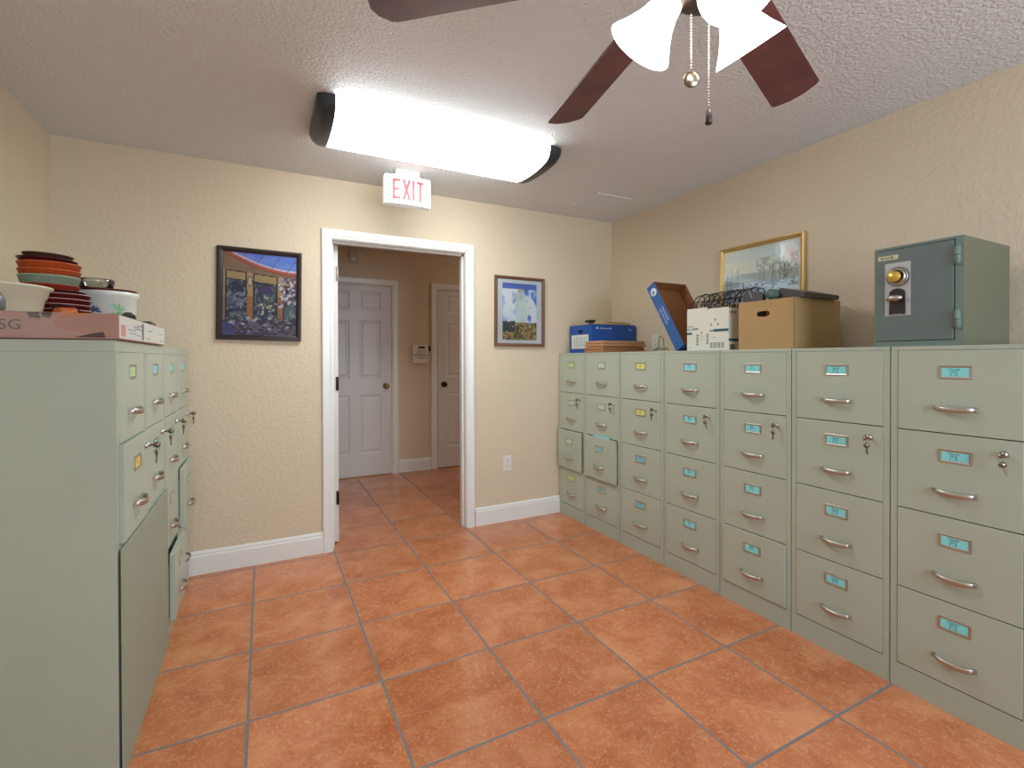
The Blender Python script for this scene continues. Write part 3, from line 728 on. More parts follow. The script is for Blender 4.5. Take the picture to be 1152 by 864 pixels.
info = [
 ('grey-green four drawer filing cabinet in the far corner under the blue box', ['green', 'pale', 'pale', 'yellow'], [[''], [''], [''], ['10']], (0, 0, .022, 0)),
 ('filing cabinet under the brown folders, third drawer ajar with paper above it', ['pale', 'pale', 'teal', 'teal'], [[''], [''], [''], ['15 12']], (0, 0, .024, 0)),
 ('filing cabinet with two yellow and two blue label cards, right of the brown folders', ['yellow', 'yellow', 'blue', 'blue'], [['08'], ['09'], ['20', '10'], ['20', '11']], (0, 0, 0, 0)),
 ('filing cabinet directly under the white printed carton and the foot of the tilted lid', ['cyan'] * 4, [['2012', 'A-F'], ['2012', 'G-M'], ['2012', 'N-S'], ['2012', 'T-Z']], (0, 0, 0, 0)),
 ('filing cabinet directly under the plain brown cardboard box', ['cyan'] * 4, [['2013', 'A-J'], ['2013', 'K-Z'], ['2014', 'A-J'], ['2014', '2015']], (0, 0, 0, .006)),
 ('filing cabinet left of the safe, second cabinet from the camera end', ['cyan'] * 4, [three[0], three[1], three[2], three[3]], (0, 0, 0, 0)),
 ('nearest right hand filing cabinet, standing under the grey metal safe', ['cyan'] * 4, [three[3], three[2], three[1], three[0]], (0, 0, 0, 0)),
]
for i, (lb, cards, tx, aj) in enumerate(info):
    y0, y1 = bounds[i], bounds[i+1]
    cabinet(lb, (XC, (y0 + y1)/2, 0), -PI/2, y0 - y1, 1.303, 0.54, cards, tx, aj, True, GRR)
# sheet of paper sticking up out of the ajar drawer
m = MB(); m.box((-.08, -.004, .665), (.10, .0, .706), mat('cyan_paper', (150, 214, 220), .7))
tag(m.build('paper_sheet', None, (XC + .012 - .02, (bounds[1]+bounds[2])/2, 0), (0, 0, -PI/2)), 'light blue paper edge sticking out above the ajar third drawer', 'paper')
linfo = [
 ('nearest left hand filing cabinet with plain side toward the camera', ['green', 'orange', 'cyan', 'cyan'], [['1'], ['2'], [''], ['']], (0, .012, 0, 0)),
 ('second left hand filing cabinet from the camera, keys hanging in its second drawer', ['cyan', 'cyan', 'cyan', 'cyan'], [['1'], [''], [''], ['']], (0, 0, 0, 0)),
 ('third left hand filing cabinet from the camera, bottom drawer pulled slightly open', ['cyan', 'cyan', 'pale', 'pale'], [[''], [''], [''], ['']], (0, 0, 0, .032)),
 ('farthest left hand filing cabinet, against the back wall, third drawer slightly open', ['cyan', 'pale', 'pale', 'pale'], [[''], [''], [''], ['']], (0, 0, .022, 0)),
]
LH = 1.318; LY0, LP = 1.812, .378
for i, (lb, cards, tx, aj) in enumerate(linfo):
    cabinet(lb, (XCL, LY0 + LP*(i + .5), 0), PI/2, LP, LH, 0.585, cards, tx, aj, True, GRL, head=.034, blank=(2, 3) if i < 2 else ())
# plain board made to stand in for the near cabinets' blanked-out lower drawer fronts
m = MB(); m.bbox((0, 0, 0), (.004, .775, .690), mat('drab_placeholder', (160, 168, 148), .6), .001)
tag(m.build('placeholder', None, (XCL + .0065, LY0 + .003, 0.0)), 'plain drab board standing in for the blanked-out lower drawers of the near left cabinets', 'placeholder')

# ------------------------------------------------------------------ safe
ZT = 1.303
M_SAFE = mat('safe_enamel', (116, 136, 128), .3, var=.04, vscale=4, bump=.04, bscale=300)
M_SAFED = mat('safe_door_enamel', (106, 120, 118), .33, var=.04, vscale=4, bump=.04, bscale=300)
M_SAFE_SHADE = mat('safe_side_shade', (98, 101, 82), .4)  # shade on the safe's near side, put into a darker olive colour
sf = thing('safe', 'grey-green metal safe with combination dial on the right hand cabinets', 'safe', (2.17, .918, ZT), -PI/2)
w2, hs, ds = .137, .386, .385
m = MB(); e = .009
m.box((-w2, 0, 0), (-w2+e, ds, hs), M_SAFE); m.box((w2-e-.012, 0, 0), (w2, ds, hs), M_SAFE); m.box((-w2+e, 0, 0), (w2-e-.012, ds, .02), M_SAFE); m.box((-w2+e, 0, hs-e), (w2-e-.012, ds, hs), M_SAFE); m.box((-w2+e, .03, .02), (w2-e-.012, ds, hs-e), M_SAFE)
m.box((w2, .002, .001), (w2+.0012, ds - .001, hs-.001), M_SAFE_SHADE)
m.build('body', sf)
dr = MB().bbox((-w2+e+.001, -.004, .022), (w2-e-.0155, .028, hs-e-.0025), M_SAFED, .002).build('door', sf)
for z0_ in (.06, .285):
    h = MB(); h.tube([(w2-.012, -.008, z0_), (w2-.012, -.008, z0_+.065)], .0075, M_SAFE, 12); h.box((w2-.024, -.006, z0_+.004), (w2-.004, .0, z0_+.061), M_SAFE)
    h.tube([(w2-.012, -.008, z0_+.031), (w2-.012, -.008, z0_+.033)], .0082, M_GAP, 12)
    h.build('hinge', sf)
M_SILV = mat('silver_panel', (188, 190, 194), .35, .3)
pn = MB(); pn.bbox((-.098, -.0065, .118), (-.014, -.004, .322), M_SILV, .001); pnl = pn.build('lock_panel', dr)
d = MB(); Mf = FACE((-.056, -.0065, .268), (1, 0, 0), (0, 0, 1))
d.lathe([(0, 0), (.038, 0), (.038, .004), (.033, .008), (.030, .008)], M_BLACK, 40, M=Mf, cap=False)
d.lathe([(.035, .0065), (.037, .0055), (.037, .0075), (.034, .009), (.0335, .0085)], M_NICKEL, 40, M=Mf, cap=False)
d.lathe([(.030, .008), (.028, .012), (.025, .013), (.024, .008)], M_NICKEL, 40, M=Mf, cap=False)
for i in range(50):
    a = 2*PI*i/50; d.box((-.0004, .028, .0075), (.0004, .0325 if i % 5 else .0345, .0086), M_WHITEP, Mf @ Matrix.Rotation(a, 4, 'Z'))
d.lathe([(0, .024), (.019, .024), (.021, .021), (.0215, .008)], mat('gold_dial', (214, 178, 84), .3, .6), 32, M=Mf @ T((-.004, 0, 0)), cap=False)
d.build('dial', dr)
h = MB(); arch = [(-.026, -.05), (.026, -.05), (.026, .03)] + [(.026*math.cos(a), .03 + .02*math.sin(a)) for a in [PI*i/12 for i in range(1, 12)]] + [(-.026, .03)]
Mf = FACE((-.056, -.0065, .173), (1, 0, 0), (0, 0, 1)); h.prism(arch, 0, .003, mat('dark_plate', (44, 36, 34), .35), Mf)
h.lathe([(0, 0), (.014, 0), (.012, .012), (0, .014)], M_NICKEL, 20, M=Mf @ T((-.002, .012, .003)))
h.tube([(-.026, .006, .014), (-.01, .013, .018), (.01, .012, .018), (.022, .014, .014)], [.007, .011, .011, .006], M_NICKEL, 10, M=Mf)
for i in range(5): h.box((-.016, -.0485, .003), (-.014 + .028*.0, -.0465, .0034), M_WHITEP, Mf @ T((i*.0065, 0, 0)))
h.build('safe_handle', dr)
pl = MB(); Mf = FACE((-.088, -.0045, .345), (1, 0, 0), (0, 0, 1)); pl.box((-.034, -.0085, 0), (.034, .0085, .0012), mat('pale_plate', (206, 204, 160), .4), Mf)
pl.box((-.024, -.004, .0012), (.018, .004, .0016), mat('plate_teal', (92, 112, 100), .4), Mf); pl.text('SENTRY', .009, M_WHITEP, Mf @ T((-.003, 0, .0018)), .0001)
pl.build('name_plate', dr)

# ------------------------------------------------------------------ cartons on the right hand cabinets
def open_box(mb, x0, x1, y0, y1, h, t, m_out, m_in, floor=True):
    """open topped carton, outside and inside colours"""
    for a, b in (((x0, y0), (x1, y0 + t)), ((x0, y1 - t), (x1, y1)), ((x0, y0 + t), (x0 + t, y1 - t)), ((x1 - t, y0 + t), (x1, y1 - t))):
        mb.box((a[0], a[1], 0), (b[0], b[1], h), m_out)
    mb.box((x0 + t, y0 + t, 0), (x1 - t, y1 - t, t), m_in)
M_KRAFT = mat('kraft_cardboard', (182, 150, 102), .75, var=.05, vscale=6, bump=.05, bscale=80)
M_KRAFTD = mat('brown_cardboard', (150, 96, 56), .8, var=.05, vscale=6)
M_BLUE = mat('blue_carton', (24, 82, 168), .45, var=.05, vscale=5)
M_BLUE2 = mat('blue_lid_carton', (48, 96, 160), .5, var=.06, vscale=5)
M_WCART = mat('white_carton', (224, 224, 212), .6)
M_GREY = mat('carton_grey_print', (120, 124, 124), .6)
M_TEAL = mat('carton_teal_print', (44, 84, 104), .6)
M_TXT = mat('carton_black_print', (40, 42, 46), .6)

# plain brown box with hand hole (front face toward -X)
bx = thing('cardboard_box', 'plain brown open cardboard box with oval hand hole, left of the safe', 'box', (2.2, 1.5515, ZT), -PI/2)
m = MB(); W2, D2, HB, t_ = .1465, .375, .243, .004
# front face with an oval hole: build ring of quads around the slot
slot = []
for i in range(24):
    a = 2*PI*i/24; cx_ = .0185 if math.cos(a) > 0 else -.0185
    slot.append((cx_ + .0165*math.cos(a) - .008, .176 + .0135*math.sin(a)))
def holed(y):
    bm = bmesh.new()
    A = [bm.verts.new((a, y, b)) for a, b in slot]; B = [bm.verts.new((a, y, b)) for a, b in ((-W2, 0), (W2, 0), (W2, HB), (-W2, HB))]
    es = [bm.edges.new((L_[i_], L_[(i_+1) % len(L_)])) for L_ in (A, B) for i_ in range(len(L_))]
    bmesh.ops.triangle_fill(bm, use_beauty=True, use_dissolve=False, edges=es, normal=(0, -1, 0))
    bm.verts.index_update(); vs = [v.co.copy() for v in bm.verts]; fs = [[v.index for v in f.verts] for f in bm.faces]; bm.free()
    return vs, fs
for yy in (0, t_):
    vs, fs = holed(yy); m.add(vs, fs, M_KRAFT)
n = len(slot); m.add([(a, 0, b) for a, b in slot] + [(a, t_, b) for a, b in slot], [(i, (i+1) % n, n+(i+1) % n, n+i) for i in range(n)], M_KRAFTD)
m.box((-W2, t_, 0), (-W2+t_, D2, HB), M_KRAFT); m.box((W2-t_, t_, 0), (W2, D2, HB), M_KRAFT); m.box((-W2+t_, D2-t_, 0), (W2-t_, D2, HB), M_KRAFT); m.box((-W2+t_, t_, 0), (W2-t_, D2-t_, t_), M_KRAFTD)
m.build('carton', bx)
# binders sticking out of the brown box
M_BIND = mat('grey_binder', (70, 70, 72), .5); M_BIND2 = mat('dark_brown_case', (66, 58, 50), .5)
bd = thing('ring_binder', 'dark grey binder standing up out of the brown box beside the black wire rack', 'binder', (2.222, 1.632, ZT + .006), -PI/2)
P_ = [(-.058, 0), (.052, 0), (.052, .268), (.034, .281), (-.034, .300), (-.058, .272)]
MB().prism(P_, -.03, 0, M_BIND, FACE((0, 0, 0), (1, 0, 0), (0, 0, 1))).build('cover', bd)
MB().prism([(-.006, .258), (-.003, .257), (-.020, .293), (-.023, .294)], 0, .001, M_NICKEL, FACE((0, 0, 0), (1, 0, 0), (0, 0, 1))).build('label_strip', bd)
tb = MB(); tb.lathe([(.0, 0), (.026, 0), (.026, .34), (0, .34)], mat('dark_teal_tube', (84, 104, 96), .5), 32, M=T((2.215, 1.530, ZT + .243 + .0265)) @ Matrix.Rotation(PI/2, 4, 'Y'))
tag(tb.build('mailing_tube'), 'dark greenish tube lying across the rim of the brown box', 'tube')
cs = MB(); cs.prism([(-.022, 0), (.098, 0), (.098, .020), (-.022, .056)], -.16, .12, M_BIND2, T((2.36, 1.479, ZT + .2435)) @ Matrix.Rotation(-PI/2, 4, 'Z') @ Matrix.Rotation(PI/2, 4, 'X'))
tag(cs.build('folder_case'), 'flat dark brown wedge shaped case lying on the brown box', 'case')

# white printed carton
wb = thing('white_box', 'white carton with grey and blue print holding the black wire rack', 'box', (2.2, 1.9015, ZT), -PI/2)
m = MB(); W2, HB, D2 = .1415, .225, .20
m.box((-W2, 0, 0), (W2, .004, HB), M_WCART); m.box((-W2, D2-.004, 0), (W2, D2, HB), M_WCART); m.box((-W2, .004, 0), (-W2+.004, D2-.004, HB), M_WCART); m.box((W2-.004, .004, 0), (W2, D2-.004, HB), M_WCART); m.box((-W2+.004, .004, 0), (W2-.004, D2-.004, .004), M_WCART)
m.build('carton', wb)
MB().box((-W2+.002, .0005, HB), (.002, .0035, HB + .016), M_WCART).build('flap', wb)
MB().box((.010, .0005, HB - .001), (W2-.001, .0035, HB + .006), M_WCART).build('flap', wb)
p = MB(); Y_ = -.0006
def pr(x0, z0_, x1, z1_, mt): p.box((x0, Y_, z0_), (x1, 0, z1_), mt)
pr(-W2, .092, -W2+.036, .104, M_TEAL); pr(.045, .102, W2, .116, M_TEAL); pr(.018, .104, .044, .112, M_GREY)
p.text('XL.LAMP', .021, M_TXT, FACE((-.103, Y_, .122), (1, 0, 0), (0, 0, 1)), .0002, .2)
p.text('NATURAL', .011, M_GREY, FACE((-.115, Y_, .138), (1, 0, 0), (0, 0, 1)), .0002, .2)
for i in range(5): pr(-.072, .03 + i*.013, -.058, .039 + i*.013, M_GREY)
for i in range(6): pr(-.002, .035 + i*.010, .012, .042 + i*.010, M_GREY)
for i in range(11): pr(.025 + i*.0085, .012, .028 + i*.0085 + .0025*(i % 3 == 0), .044, M_GREY)
for dx_, dz_ in ((.055, .168), (.030, .142), (.074, .142)):
    p.prism([(dx_-.006, 0), (dx_, -.009), (dx_+.006, 0), (dx_, .009)], 0, .0006, M_GREY, FACE((0, 0, dz_), (1, 0, 0), (0, 0, 1)))
p.box((-.04, Y_, .045), (-.039, 0, .10), M_GREY); p.box((-.04, Y_, .06), (-.012, 0, .061), M_GREY); p.box((-.04, Y_, .08), (-.012, 0, .081), M_GREY); pr(-.04, .095, -.034, .106, M_TXT); pr(.03, .07, .06, .0725, M_GREY)
p.text('12', .014, M_GREY, FACE((-.12, Y_, .018), (1, 0, 0), (0, 0, 1)), .0002)
Ms = FACE((W2 + .0004, .0, 0), (0, 1, 0), (0, 0, 1))
p.box((0, .048, 0), (D2, .062, .0006), M_TEAL, Ms); p.box((.012, .004, 0), (.05, .032, .0006), M_GREY, Ms); p.text('RIDGE', .020, M_TXT, Ms @ T((.036, .203, .0004)), .0002)
p.build('print', wb)

# black wire rack standing in/behind the white box
rk = thing('wire_rack', 'black wire rack of arched loops standing up out of the white box', 'rack', (2.33, 1.9, ZT + .005))
M_WIRE = mat('black_wire', (20, 20, 22), .35)
b = MB(); 
for i in range(12):
    yy = .205 - i*.036
    pts = []
    for j in range(13):
        a = PI*j/12
        pts.append((-.055*math.cos(a)*1.0 + .02, yy - .035*math.sin(a), .20 + .128*math.sin(a)**.55 + .006*math.sin(i*2.1)))
    pts = [(pts[0][0], yy, .16)] + pts + [(pts[-1][0], yy, .16)]
    b.tube(pts, .003, M_WIRE, 6)
b.build('loops', rk)
b = MB()
for (x_, z_) in ((-.034, .215), (-.024, .284), (.02, .328), (.060, .29), (.074, .22)):
    b.tube([(x_, .215, z_ - .012), (x_, .19, z_), (x_, 0, z_ + .004), (x_, -.18, z_), (x_, -.19, z_ - .01)], .0028, M_WIRE, 6)
b.build('rails', rk)
b = MB()
for i in range(20):
    y0_ = .13 - i*.0130
    b.tube([(-.038, y0_, .158), (-.036, y0_ - .02, .22), (-.024, y0_ - .05, .285), (.015, y0_ - .06, .325)], .0017, M_WIRE, 5)
    b.tube([(-.040, y0_ - .06, .158), (-.038, y0_ - .04, .22), (-.026, y0_ - .01, .285)], .0017, M_WIRE, 5)
b.build('lattice', rk)
b = MB()
for x_ in (-.034, .074):
    for y_ in (.11, -.12):
        if x_ < 0: b.tube([(x_, y_, .0), (x_, y_, .215)], .003, M_WIRE, 6)
        else: b.tube([(x_ - .02, y_, .0), (x_ - .02, y_, .18), (x_, y_, .22)], .003, M_WIRE, 6)
b.build('legs', rk)

# loose black wire beside the lid
m = MB(); m.tube([(2.27, 2.395, ZT + .003), (2.27, 2.35, ZT + .02), (2.275, 2.345, ZT + .09), (2.28, 2.35, ZT + .10), (2.28, 2.31, ZT + .085), (2.275, 2.30, ZT + .02), (2.27, 2.33, ZT + .012), (2.265, 2.27, ZT + .022), (2.27, 2.255, ZT + .003)], .002, M_WIRE, 6)
m.tube([(2.275, 2.38, ZT + .018), (2.275, 2.33, ZT + .026), (2.27, 2.30, ZT + .008), (2.265, 2.26, ZT + .02)], .002, M_WIRE, 6)
tag(m.build('wire_stand'), 'bent black wire stand beside the tilted blue box lid', 'wire')

# tilted open blue lid: plane containing Y (lean) and Z; width along +X
ld = thing('box_lid', 'blue and brown open carton lid tilted up on one edge on the cabinets', 'lid', (0, 0, 0))
B_ = Vector((2.25, 2.367, 1.757)); Cc = Vector((2.25, 2.112, 1.343)); u = (Cc - B_); Ln = u.length; u.normalize(); dp = Vector((0, -u.z, u.y)); 
if dp.y < 0: dp = -dp
Ml = FACE(B_, (1, 0, 0), -u)      # local x = +X (width), y = up the lid, z = x cross y
zl = Ml.to_3x3().col[2]
sgn = 1 if Vector(zl).dot(dp) > 0 else -1
WL, DL, t_ = .285, .075, .004
def lb(a, b, mt, mb): 
    mb.box((a[0], a[1], min(sgn*a[2], sgn*b[2])), (b[0], b[1], max(sgn*a[2], sgn*b[2])), mt, Ml)
m = MB()
lb((0, -Ln, 0), (.0015, 0, DL), M_BLUE2, m); lb((.0015, -Ln, 0), (t_, 0, DL), M_KRAFTD, m)
lb((WL - .0015, -Ln, 0), (WL, 0, DL), M_BLUE2, m); lb((WL - t_, -Ln, 0), (WL - .0015, 0, DL), M_KRAFTD, m)
lb((t_, -.0015, 0), (WL - t_, 0, DL), M_BLUE2, m); lb((t_, -t_, 0), (WL - t_, -.0015, DL), M_KRAFTD, m)
lb((t_, -Ln, 0), (WL - t_, -Ln + .0015, DL), M_BLUE2, m); lb((t_, -Ln + .0015, 0), (WL - t_, -Ln + t_, DL), M_KRAFTD, m)
lb((t_, -Ln + t_, DL - t_), (WL - t_, -t_, DL - .0015), M_KRAFTD, m); lb((0.0015, -Ln + .0015, DL - .0015), (WL - .0015, -.0015, DL), M_BLUE2, m)
m.build('carton', ld)
# print on the blue side strip (faces -X... seen on the x=0 face)
rt = Vector((0, 0, 0))
Mp = FACE(B_ + Vector((-.0004, 0, 0)), -dp, -u) if Vector(-dp).cross(-u).x < 0 else FACE(B_ + Vector((-.0004, 0, 0)), dp, -u)
sx_ = 1 if Mp.to_3x3().col[0].dot(dp) > 0 else -1
p = MB(); M_LW = mat('lid_white_print', (222, 230, 236), .5)
p.lathe([(0, 0), (.027, 0), (.027, .0006), (0, .0006)], M_LW, 28, M=Mp @ T((sx_*DL/2, -.058, 0)))
p.prism([(-.012, -.014), (-.002, .016), (.004, .0), (.013, .008), (.004, -.012)], .0006, .001, M_BLUE2, Mp @ T((sx_*DL/2, -.058, 0)))
Mt = Mp @ T((sx_*DL/2, -.235, 0)) @ Matrix.Rotation(-PI/2, 4, 'Z')
p.text('Hammermill', .021, M_LW, Mt @ T((0, .013, .0003)), .0002); p.text('COPY PLUS PAPER', .015, M_LW, Mt @ T((.008, -.010, .0003)), .0002); p.text('recycled', .009, M_LW, Mt @ T((-.03, -.025, .0003)), .0002)
p.build('print', ld)

# blue storage carton
bb = thing('blue_box', 'blue open paper carton with a white label end in the far corner', 'box', (2.25, 3.03, ZT))
m = MB(); open_box(m, 0, .43, 0, .30, .222, .004, M_BLUE, M_KRAFTD); m.build('carton', bb)
m = MB(); m.box((-.001, .045, .035), (0, .275, .145), M_WCART)
for i in range(7): m.box((-.0014, .07 + i*.026, .05), (-.001, .078 + i*.026, .13), mat('label_bluegrey', (130, 170, 200), .6))
m.build('paper_label', bb)
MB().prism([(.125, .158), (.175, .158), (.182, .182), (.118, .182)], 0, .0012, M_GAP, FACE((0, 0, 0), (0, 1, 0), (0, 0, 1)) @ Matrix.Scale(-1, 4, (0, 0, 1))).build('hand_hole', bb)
p = MB(); Mf = FACE((0, -.0005, 0), (1, 0, 0), (0, 0, 1)); M_BW = mat('box_white_print', (226, 232, 240), .5)
p.prism([(.036, .186), (.052, .206), (.056, .196), (.072, .184), (.056, .190)], 0, .0006, M_BW, Mf)
p.text('Hammermill', .022, M_BW, Mf @ T((.135, .192, .0003)), .0002); p.text('Paper', .014, M_BW, Mf @ T((.375, .190, .0003)), .0002); p.text('20 lb', .011, M_BW, Mf @ T((.38, .178, .0003)), .0002)
p.build('print', bb)
# papers heaped on the blue carton
pp = thing('paper_bundle', 'crumpled tan papers lying in the top of the blue carton', 'papers', (2.25, 3.03, ZT + .19))
b = MB(); M_TAN = mat('tan_paper', (206, 178, 124), .8, var=.12, vscale=20)
def sheet(mb, x0, x1, y0, y1, z, amp, seed, mt, nx=14, ny=8, th=.0):
    r = random.Random(seed); ph = [r.uniform(0, 6) for _ in range(4)]
    vs = []; 
    for j in range(ny+1):
        for i in range(nx+1):
            X_ = x0 + (x1-x0)*i/nx; Yy = y0 + (y1-y0)*j/ny
            vs.append((X_, Yy, z + amp*(math.sin(i*.9+ph[0])*.5 + math.sin(j*1.3+ph[1])*.5 + .5*math.sin(i*.5+j*.8+ph[2]))))
    nn = len(vs); vs += [(a, b_, c_ - .003) for a, b_, c_ in vs]
    fs = [(j*(nx+1)+i, j*(nx+1)+i+1, (j+1)*(nx+1)+i+1, (j+1)*(nx+1)+i) for j in range(ny) for i in range(nx)]
    fs += [tuple(nn + q for q in f[::-1]) for f in fs[:]]
    for i in range(nx): fs.append((i, i+1, nn+i+1, nn+i)); fs.append((ny*(nx+1)+i, ny*(nx+1)+i+1, nn+ny*(nx+1)+i+1, nn+ny*(nx+1)+i))
    for j in range(ny): fs.append((j*(nx+1), (j+1)*(nx+1), nn+(j+1)*(nx+1), nn+j*(nx+1))); fs.append((j*(nx+1)+nx, (j+1)*(nx+1)+nx, nn+(j+1)*(nx+1)+nx, nn+j*(nx+1)+nx))
    mb.add(vs, fs, mt)
b.bbox((.045, .012, .033), (.395, .27, .050), M_TAN, .005); b.build('papers', pp)
b = MB(); sheet(b, .10, .36, .012, .27, .058, .004, 5, mat('yellow_paper', (222, 206, 160), .8)); b.build('papers', pp)
b = MB(); b.bbox((.006, .03, .050), (.06, .10, .068), mat('dark_clip', (40, 30, 26), .5), .004, Matrix.Rotation(0.0, 4, 'Z')); b.build('binder_clip', pp)
# brown folders stacked in front
M_FOLD = mat('brown_folder', (168, 116, 78), .6, var=.06, vscale=10); M_FOLD2 = mat('brown_folder_light', (186, 140, 98), .6, var=.06, vscale=10)
for i, (dz, mt, sk, lab) in enumerate(((0, M_FOLD, 0, 'lower of two brown expanding folders stacked before the blue carton'), (.044, M_FOLD2, .012, 'upper of two brown expanding folders stacked before the blue carton'))):
    o = MB(); 
    prof = [(0, .0), (.02, -.003 + .003), (.02, .034), (.0, .041), (-.004, .02)]
    th = .042
    o.bbox((0, 0, 0), (.415, .22, th*.46), mt, .006); o.bbox((.004, .004, th*.47), (.41, .216, th), mt, .006)
    tag(o.build('expanding_folder', None, (2.165 + sk*.4, 2.79, ZT + dz), (0, 0, .03 - sk)), lab, 'folder', 'brown expanding folders')

# ------------------------------------------------------------------ things on the left hand cabinets
ZL = LH
ct = thing('flat_carton', 'long flat brown carton in torn plastic film on the left cabinets', 'box', (XL + .007, LY0 - .01, ZL + .002))
CW, CL_, CH_ = .600, .735, .074
M_PINK = mat('pinkish_cardboard', (172, 132, 118), .75, var=.08, vscale=7)
MB().bbox((0, 0, 0), (CW, CL_, CH_), M_PINK, .002).build('carton', ct)
p = MB(); M_PLAB = mat('white_label_paper', (214, 214, 206), .6)
p.box((CW, .004, .004), (CW + .0012, CL_ - .004, CH_ - .003), M_PLAB)
for i in range(12):
    y0_ = .05 + random.random()*.6; z0_ = .012 + random.random()*.05; p.box((CW + .0012, y0_, z0_), (CW + .0015, y0_ + .05 + .06*random.random(), z0_ + .0025), M_GREY)
p.box((CW + .0012, .30, .008), (CW + .0015, .33, .066), M_GREY); p.box((CW + .0012, .02, .01), (CW + .0016, .075, .045), mat('pale_red_print', (206, 150, 140), .6))
p.build('label_side', ct)
p = MB(); Mf = FACE((0, -.0006, 0), (1, 0, 0), (0, 0, 1))
p.text('USG', .040, mat('carton_dark_print', (78, 60, 58), .6), Mf @ T((CW - .250, .036, .0002)), .0002)
p.prism([(CW-.203, .072), (CW-.176, .073), (CW-.173, .055), (CW-.195, .058)], 0, .0007, mat('carton_dark_print', (78, 60, 58)), Mf)
p.prism([(CW-.172, .072), (CW-.148, .073), (CW-.152, .057), (CW-.168, .060)], 0, .0007, mat('carton_dark_print', (78, 60, 58)), Mf)
p.prism([(CW-.10, .004), (CW-.03, .004), (CW-.035, .020), (CW-.06, .016)], 0, .0007, mat('carton_dark_print', (78, 60, 58)), Mf)
p.prism([(CW-.10, .064), (CW-.045, .0735), (CW-.115, .0735), (CW-.13, .066)], 0, .0007, mat('carton_tan_print', (190, 130, 80)), Mf)
p.build('print', ct)
p = MB()
nx, nz = 60, 12; r = random.Random(4); vs = []
for j in range(nz+1):
    for i in range(nx+1):
        X_ = .02 + (CW - .13)*i/nx + .035*math.sin(j*.55)*(i/nx)**3; Z_ = .004 + (.068 - .03*max(0, i/nx - .8)*5*abs(math.sin(j*.3)))*j/nz
        q = .008 + .005*math.sin(i*.25 + j*1.3) + .004*math.sin(i*.5 - j*1.1) + .003*r.random()
        vs.append((X_, -q*.7 - .0008, Z_))
p.add(vs, [(j*(nx+1)+i, j*(nx+1)+i+1, (j+1)*(nx+1)+i+1, (j+1)*(nx+1)+i) for j in range(nz) for i in range(nx)], M_FILM, True)
p.build('plastic_film', ct, fix=False)
ZB = ZL + .002 + CH_

M_CREAM = mat('cream_plastic', (220, 214, 184), .45)
m = MB(); m.lathe([(0, 0), (.098, 0), (.101, .003), (.109, .052), (.113, .054), (.120, .080), (.128, .084), (.129, .089), (.124, .091), (.114, .082), (.102, .01), (0, .008)], M_CREAM, 48)
tag(m.build('planter', None, (-.716, 2.0, ZB)), 'cream plastic planter bowl at the front edge of the flat carton', 'planter')
m = MB(); m.lathe([(0, 0), (.022, 0), (.028, .010), (.027, .034), (.019, .052), (.017, .052), (.024, .034), (.025, .01), (0, .006)], mat('grey_glaze', (108, 114, 112), .35), 32)
tag(m.build('cup', None, (-.664, 1.835, ZB)), 'small grey cup at the left edge in front of the cream planter', 'cup')
# decorative orange pot with dark wire
og = thing('orange_pot', 'small orange pot wrapped in dark wire between planter and saucers', 'pot', (-.570, 2.052, ZB))
MB().lathe([(0, 0), (.024, 0), (.030, .010), (.031, .022), (.027, .032), (.025, .032), (.028, .022), (0, .01)], mat('orange_glaze', (206, 110, 54), .4, var=.2, vscale=30), 32, fn=lambda a, r, z: r*(1+.04*math.cos(8*a))).build('pot', og)
b = MB()
for k in range(2):
    b.tube([((.034)*math.cos(a), .034*math.sin(a)*(1 if k else .6), .004 + .038*math.sin(a/2)) for a in [2*PI*i/20 for i in range(20)]], .002, mat('dark_brown_wire', (46, 26, 22), .5), 6, closed=True, M=Matrix.Rotation(k*1.3, 4, 'Z'))
b.build('wire', og)
# the stack of saucers and trays
SX, SY = -.652, 2.205
M_MAR = mat('maroon_plastic', (112, 34, 34), .35); M_MARL = mat('pale_rim', (186, 150, 140), .5)
M_ORA = mat('terracotta_plastic', (196, 88, 42), .4); M_ORR = mat('red_terracotta_plastic', (172, 62, 44), .4); M_GRN = mat('sage_plastic', (150, 172, 148), .4); M_DKB = mat('dark_maroon_plastic', (84, 30, 36), .35); M_BRN = mat('brown_plastic', (92, 62, 50), .45)
def saucer(z, r, h, mt, label, flute=0, rim=None, tilt=(0,0), name='plant_saucer', dx=0, dy=0):
    o = MB(); prof = [(0, 0), (r*.86, 0), (r*.90, .001), (r*.985, h*.85), (r, h*.86), (r, h), (r*.97, h), (r*.88, .004), (0, .004)]
    fn = (lambda a, rr, zz: rr*(1 + .012*math.cos(flute*a)*(rr > r*.87))) if flute else None
    o.lathe(prof, mt, 72 if flute else 48, fn=fn)
    if rim: o.lathe([(r*.985, h*.86), (r*1.003, h*.86), (r*1.003, h*1.0), (r*.985, h*1.0)], rim, 48, cap=False)
    return tag(o.build(name, None, (SX + dx, SY + dy, z), (tilt[0], tilt[1], 0)), label, 'saucer', 'plant saucers stacked on the left carton')
z = ZB
names = ['bottom', 'second', 'third', 'fourth', 'fifth']
for i in range(5):
    saucer(z, .092, .0185, M_MAR, '%s maroon saucer from the bottom of the stack on the flat carton' % names[i] if i else 'bottommost maroon saucer of the stack on the flat carton', rim=M_MARL, dx=.018); z += .0178
saucer(z, .100, .011, M_DKB, 'wide dark maroon saucer midway in the stack, above the five maroon ones', dx=-.008); z += .0115
saucer(z, .078, .020, M_ORR, 'red terracotta fluted saucer just under the sage green one', 24); z += .0185
saucer(z, .080, .031, M_GRN, 'sage green fluted saucer in the middle of the stack', 30); z += .0275
saucer(z, .081, .024, M_ORA, 'lower of the two orange saucers above the sage green one', 24); z += .0225
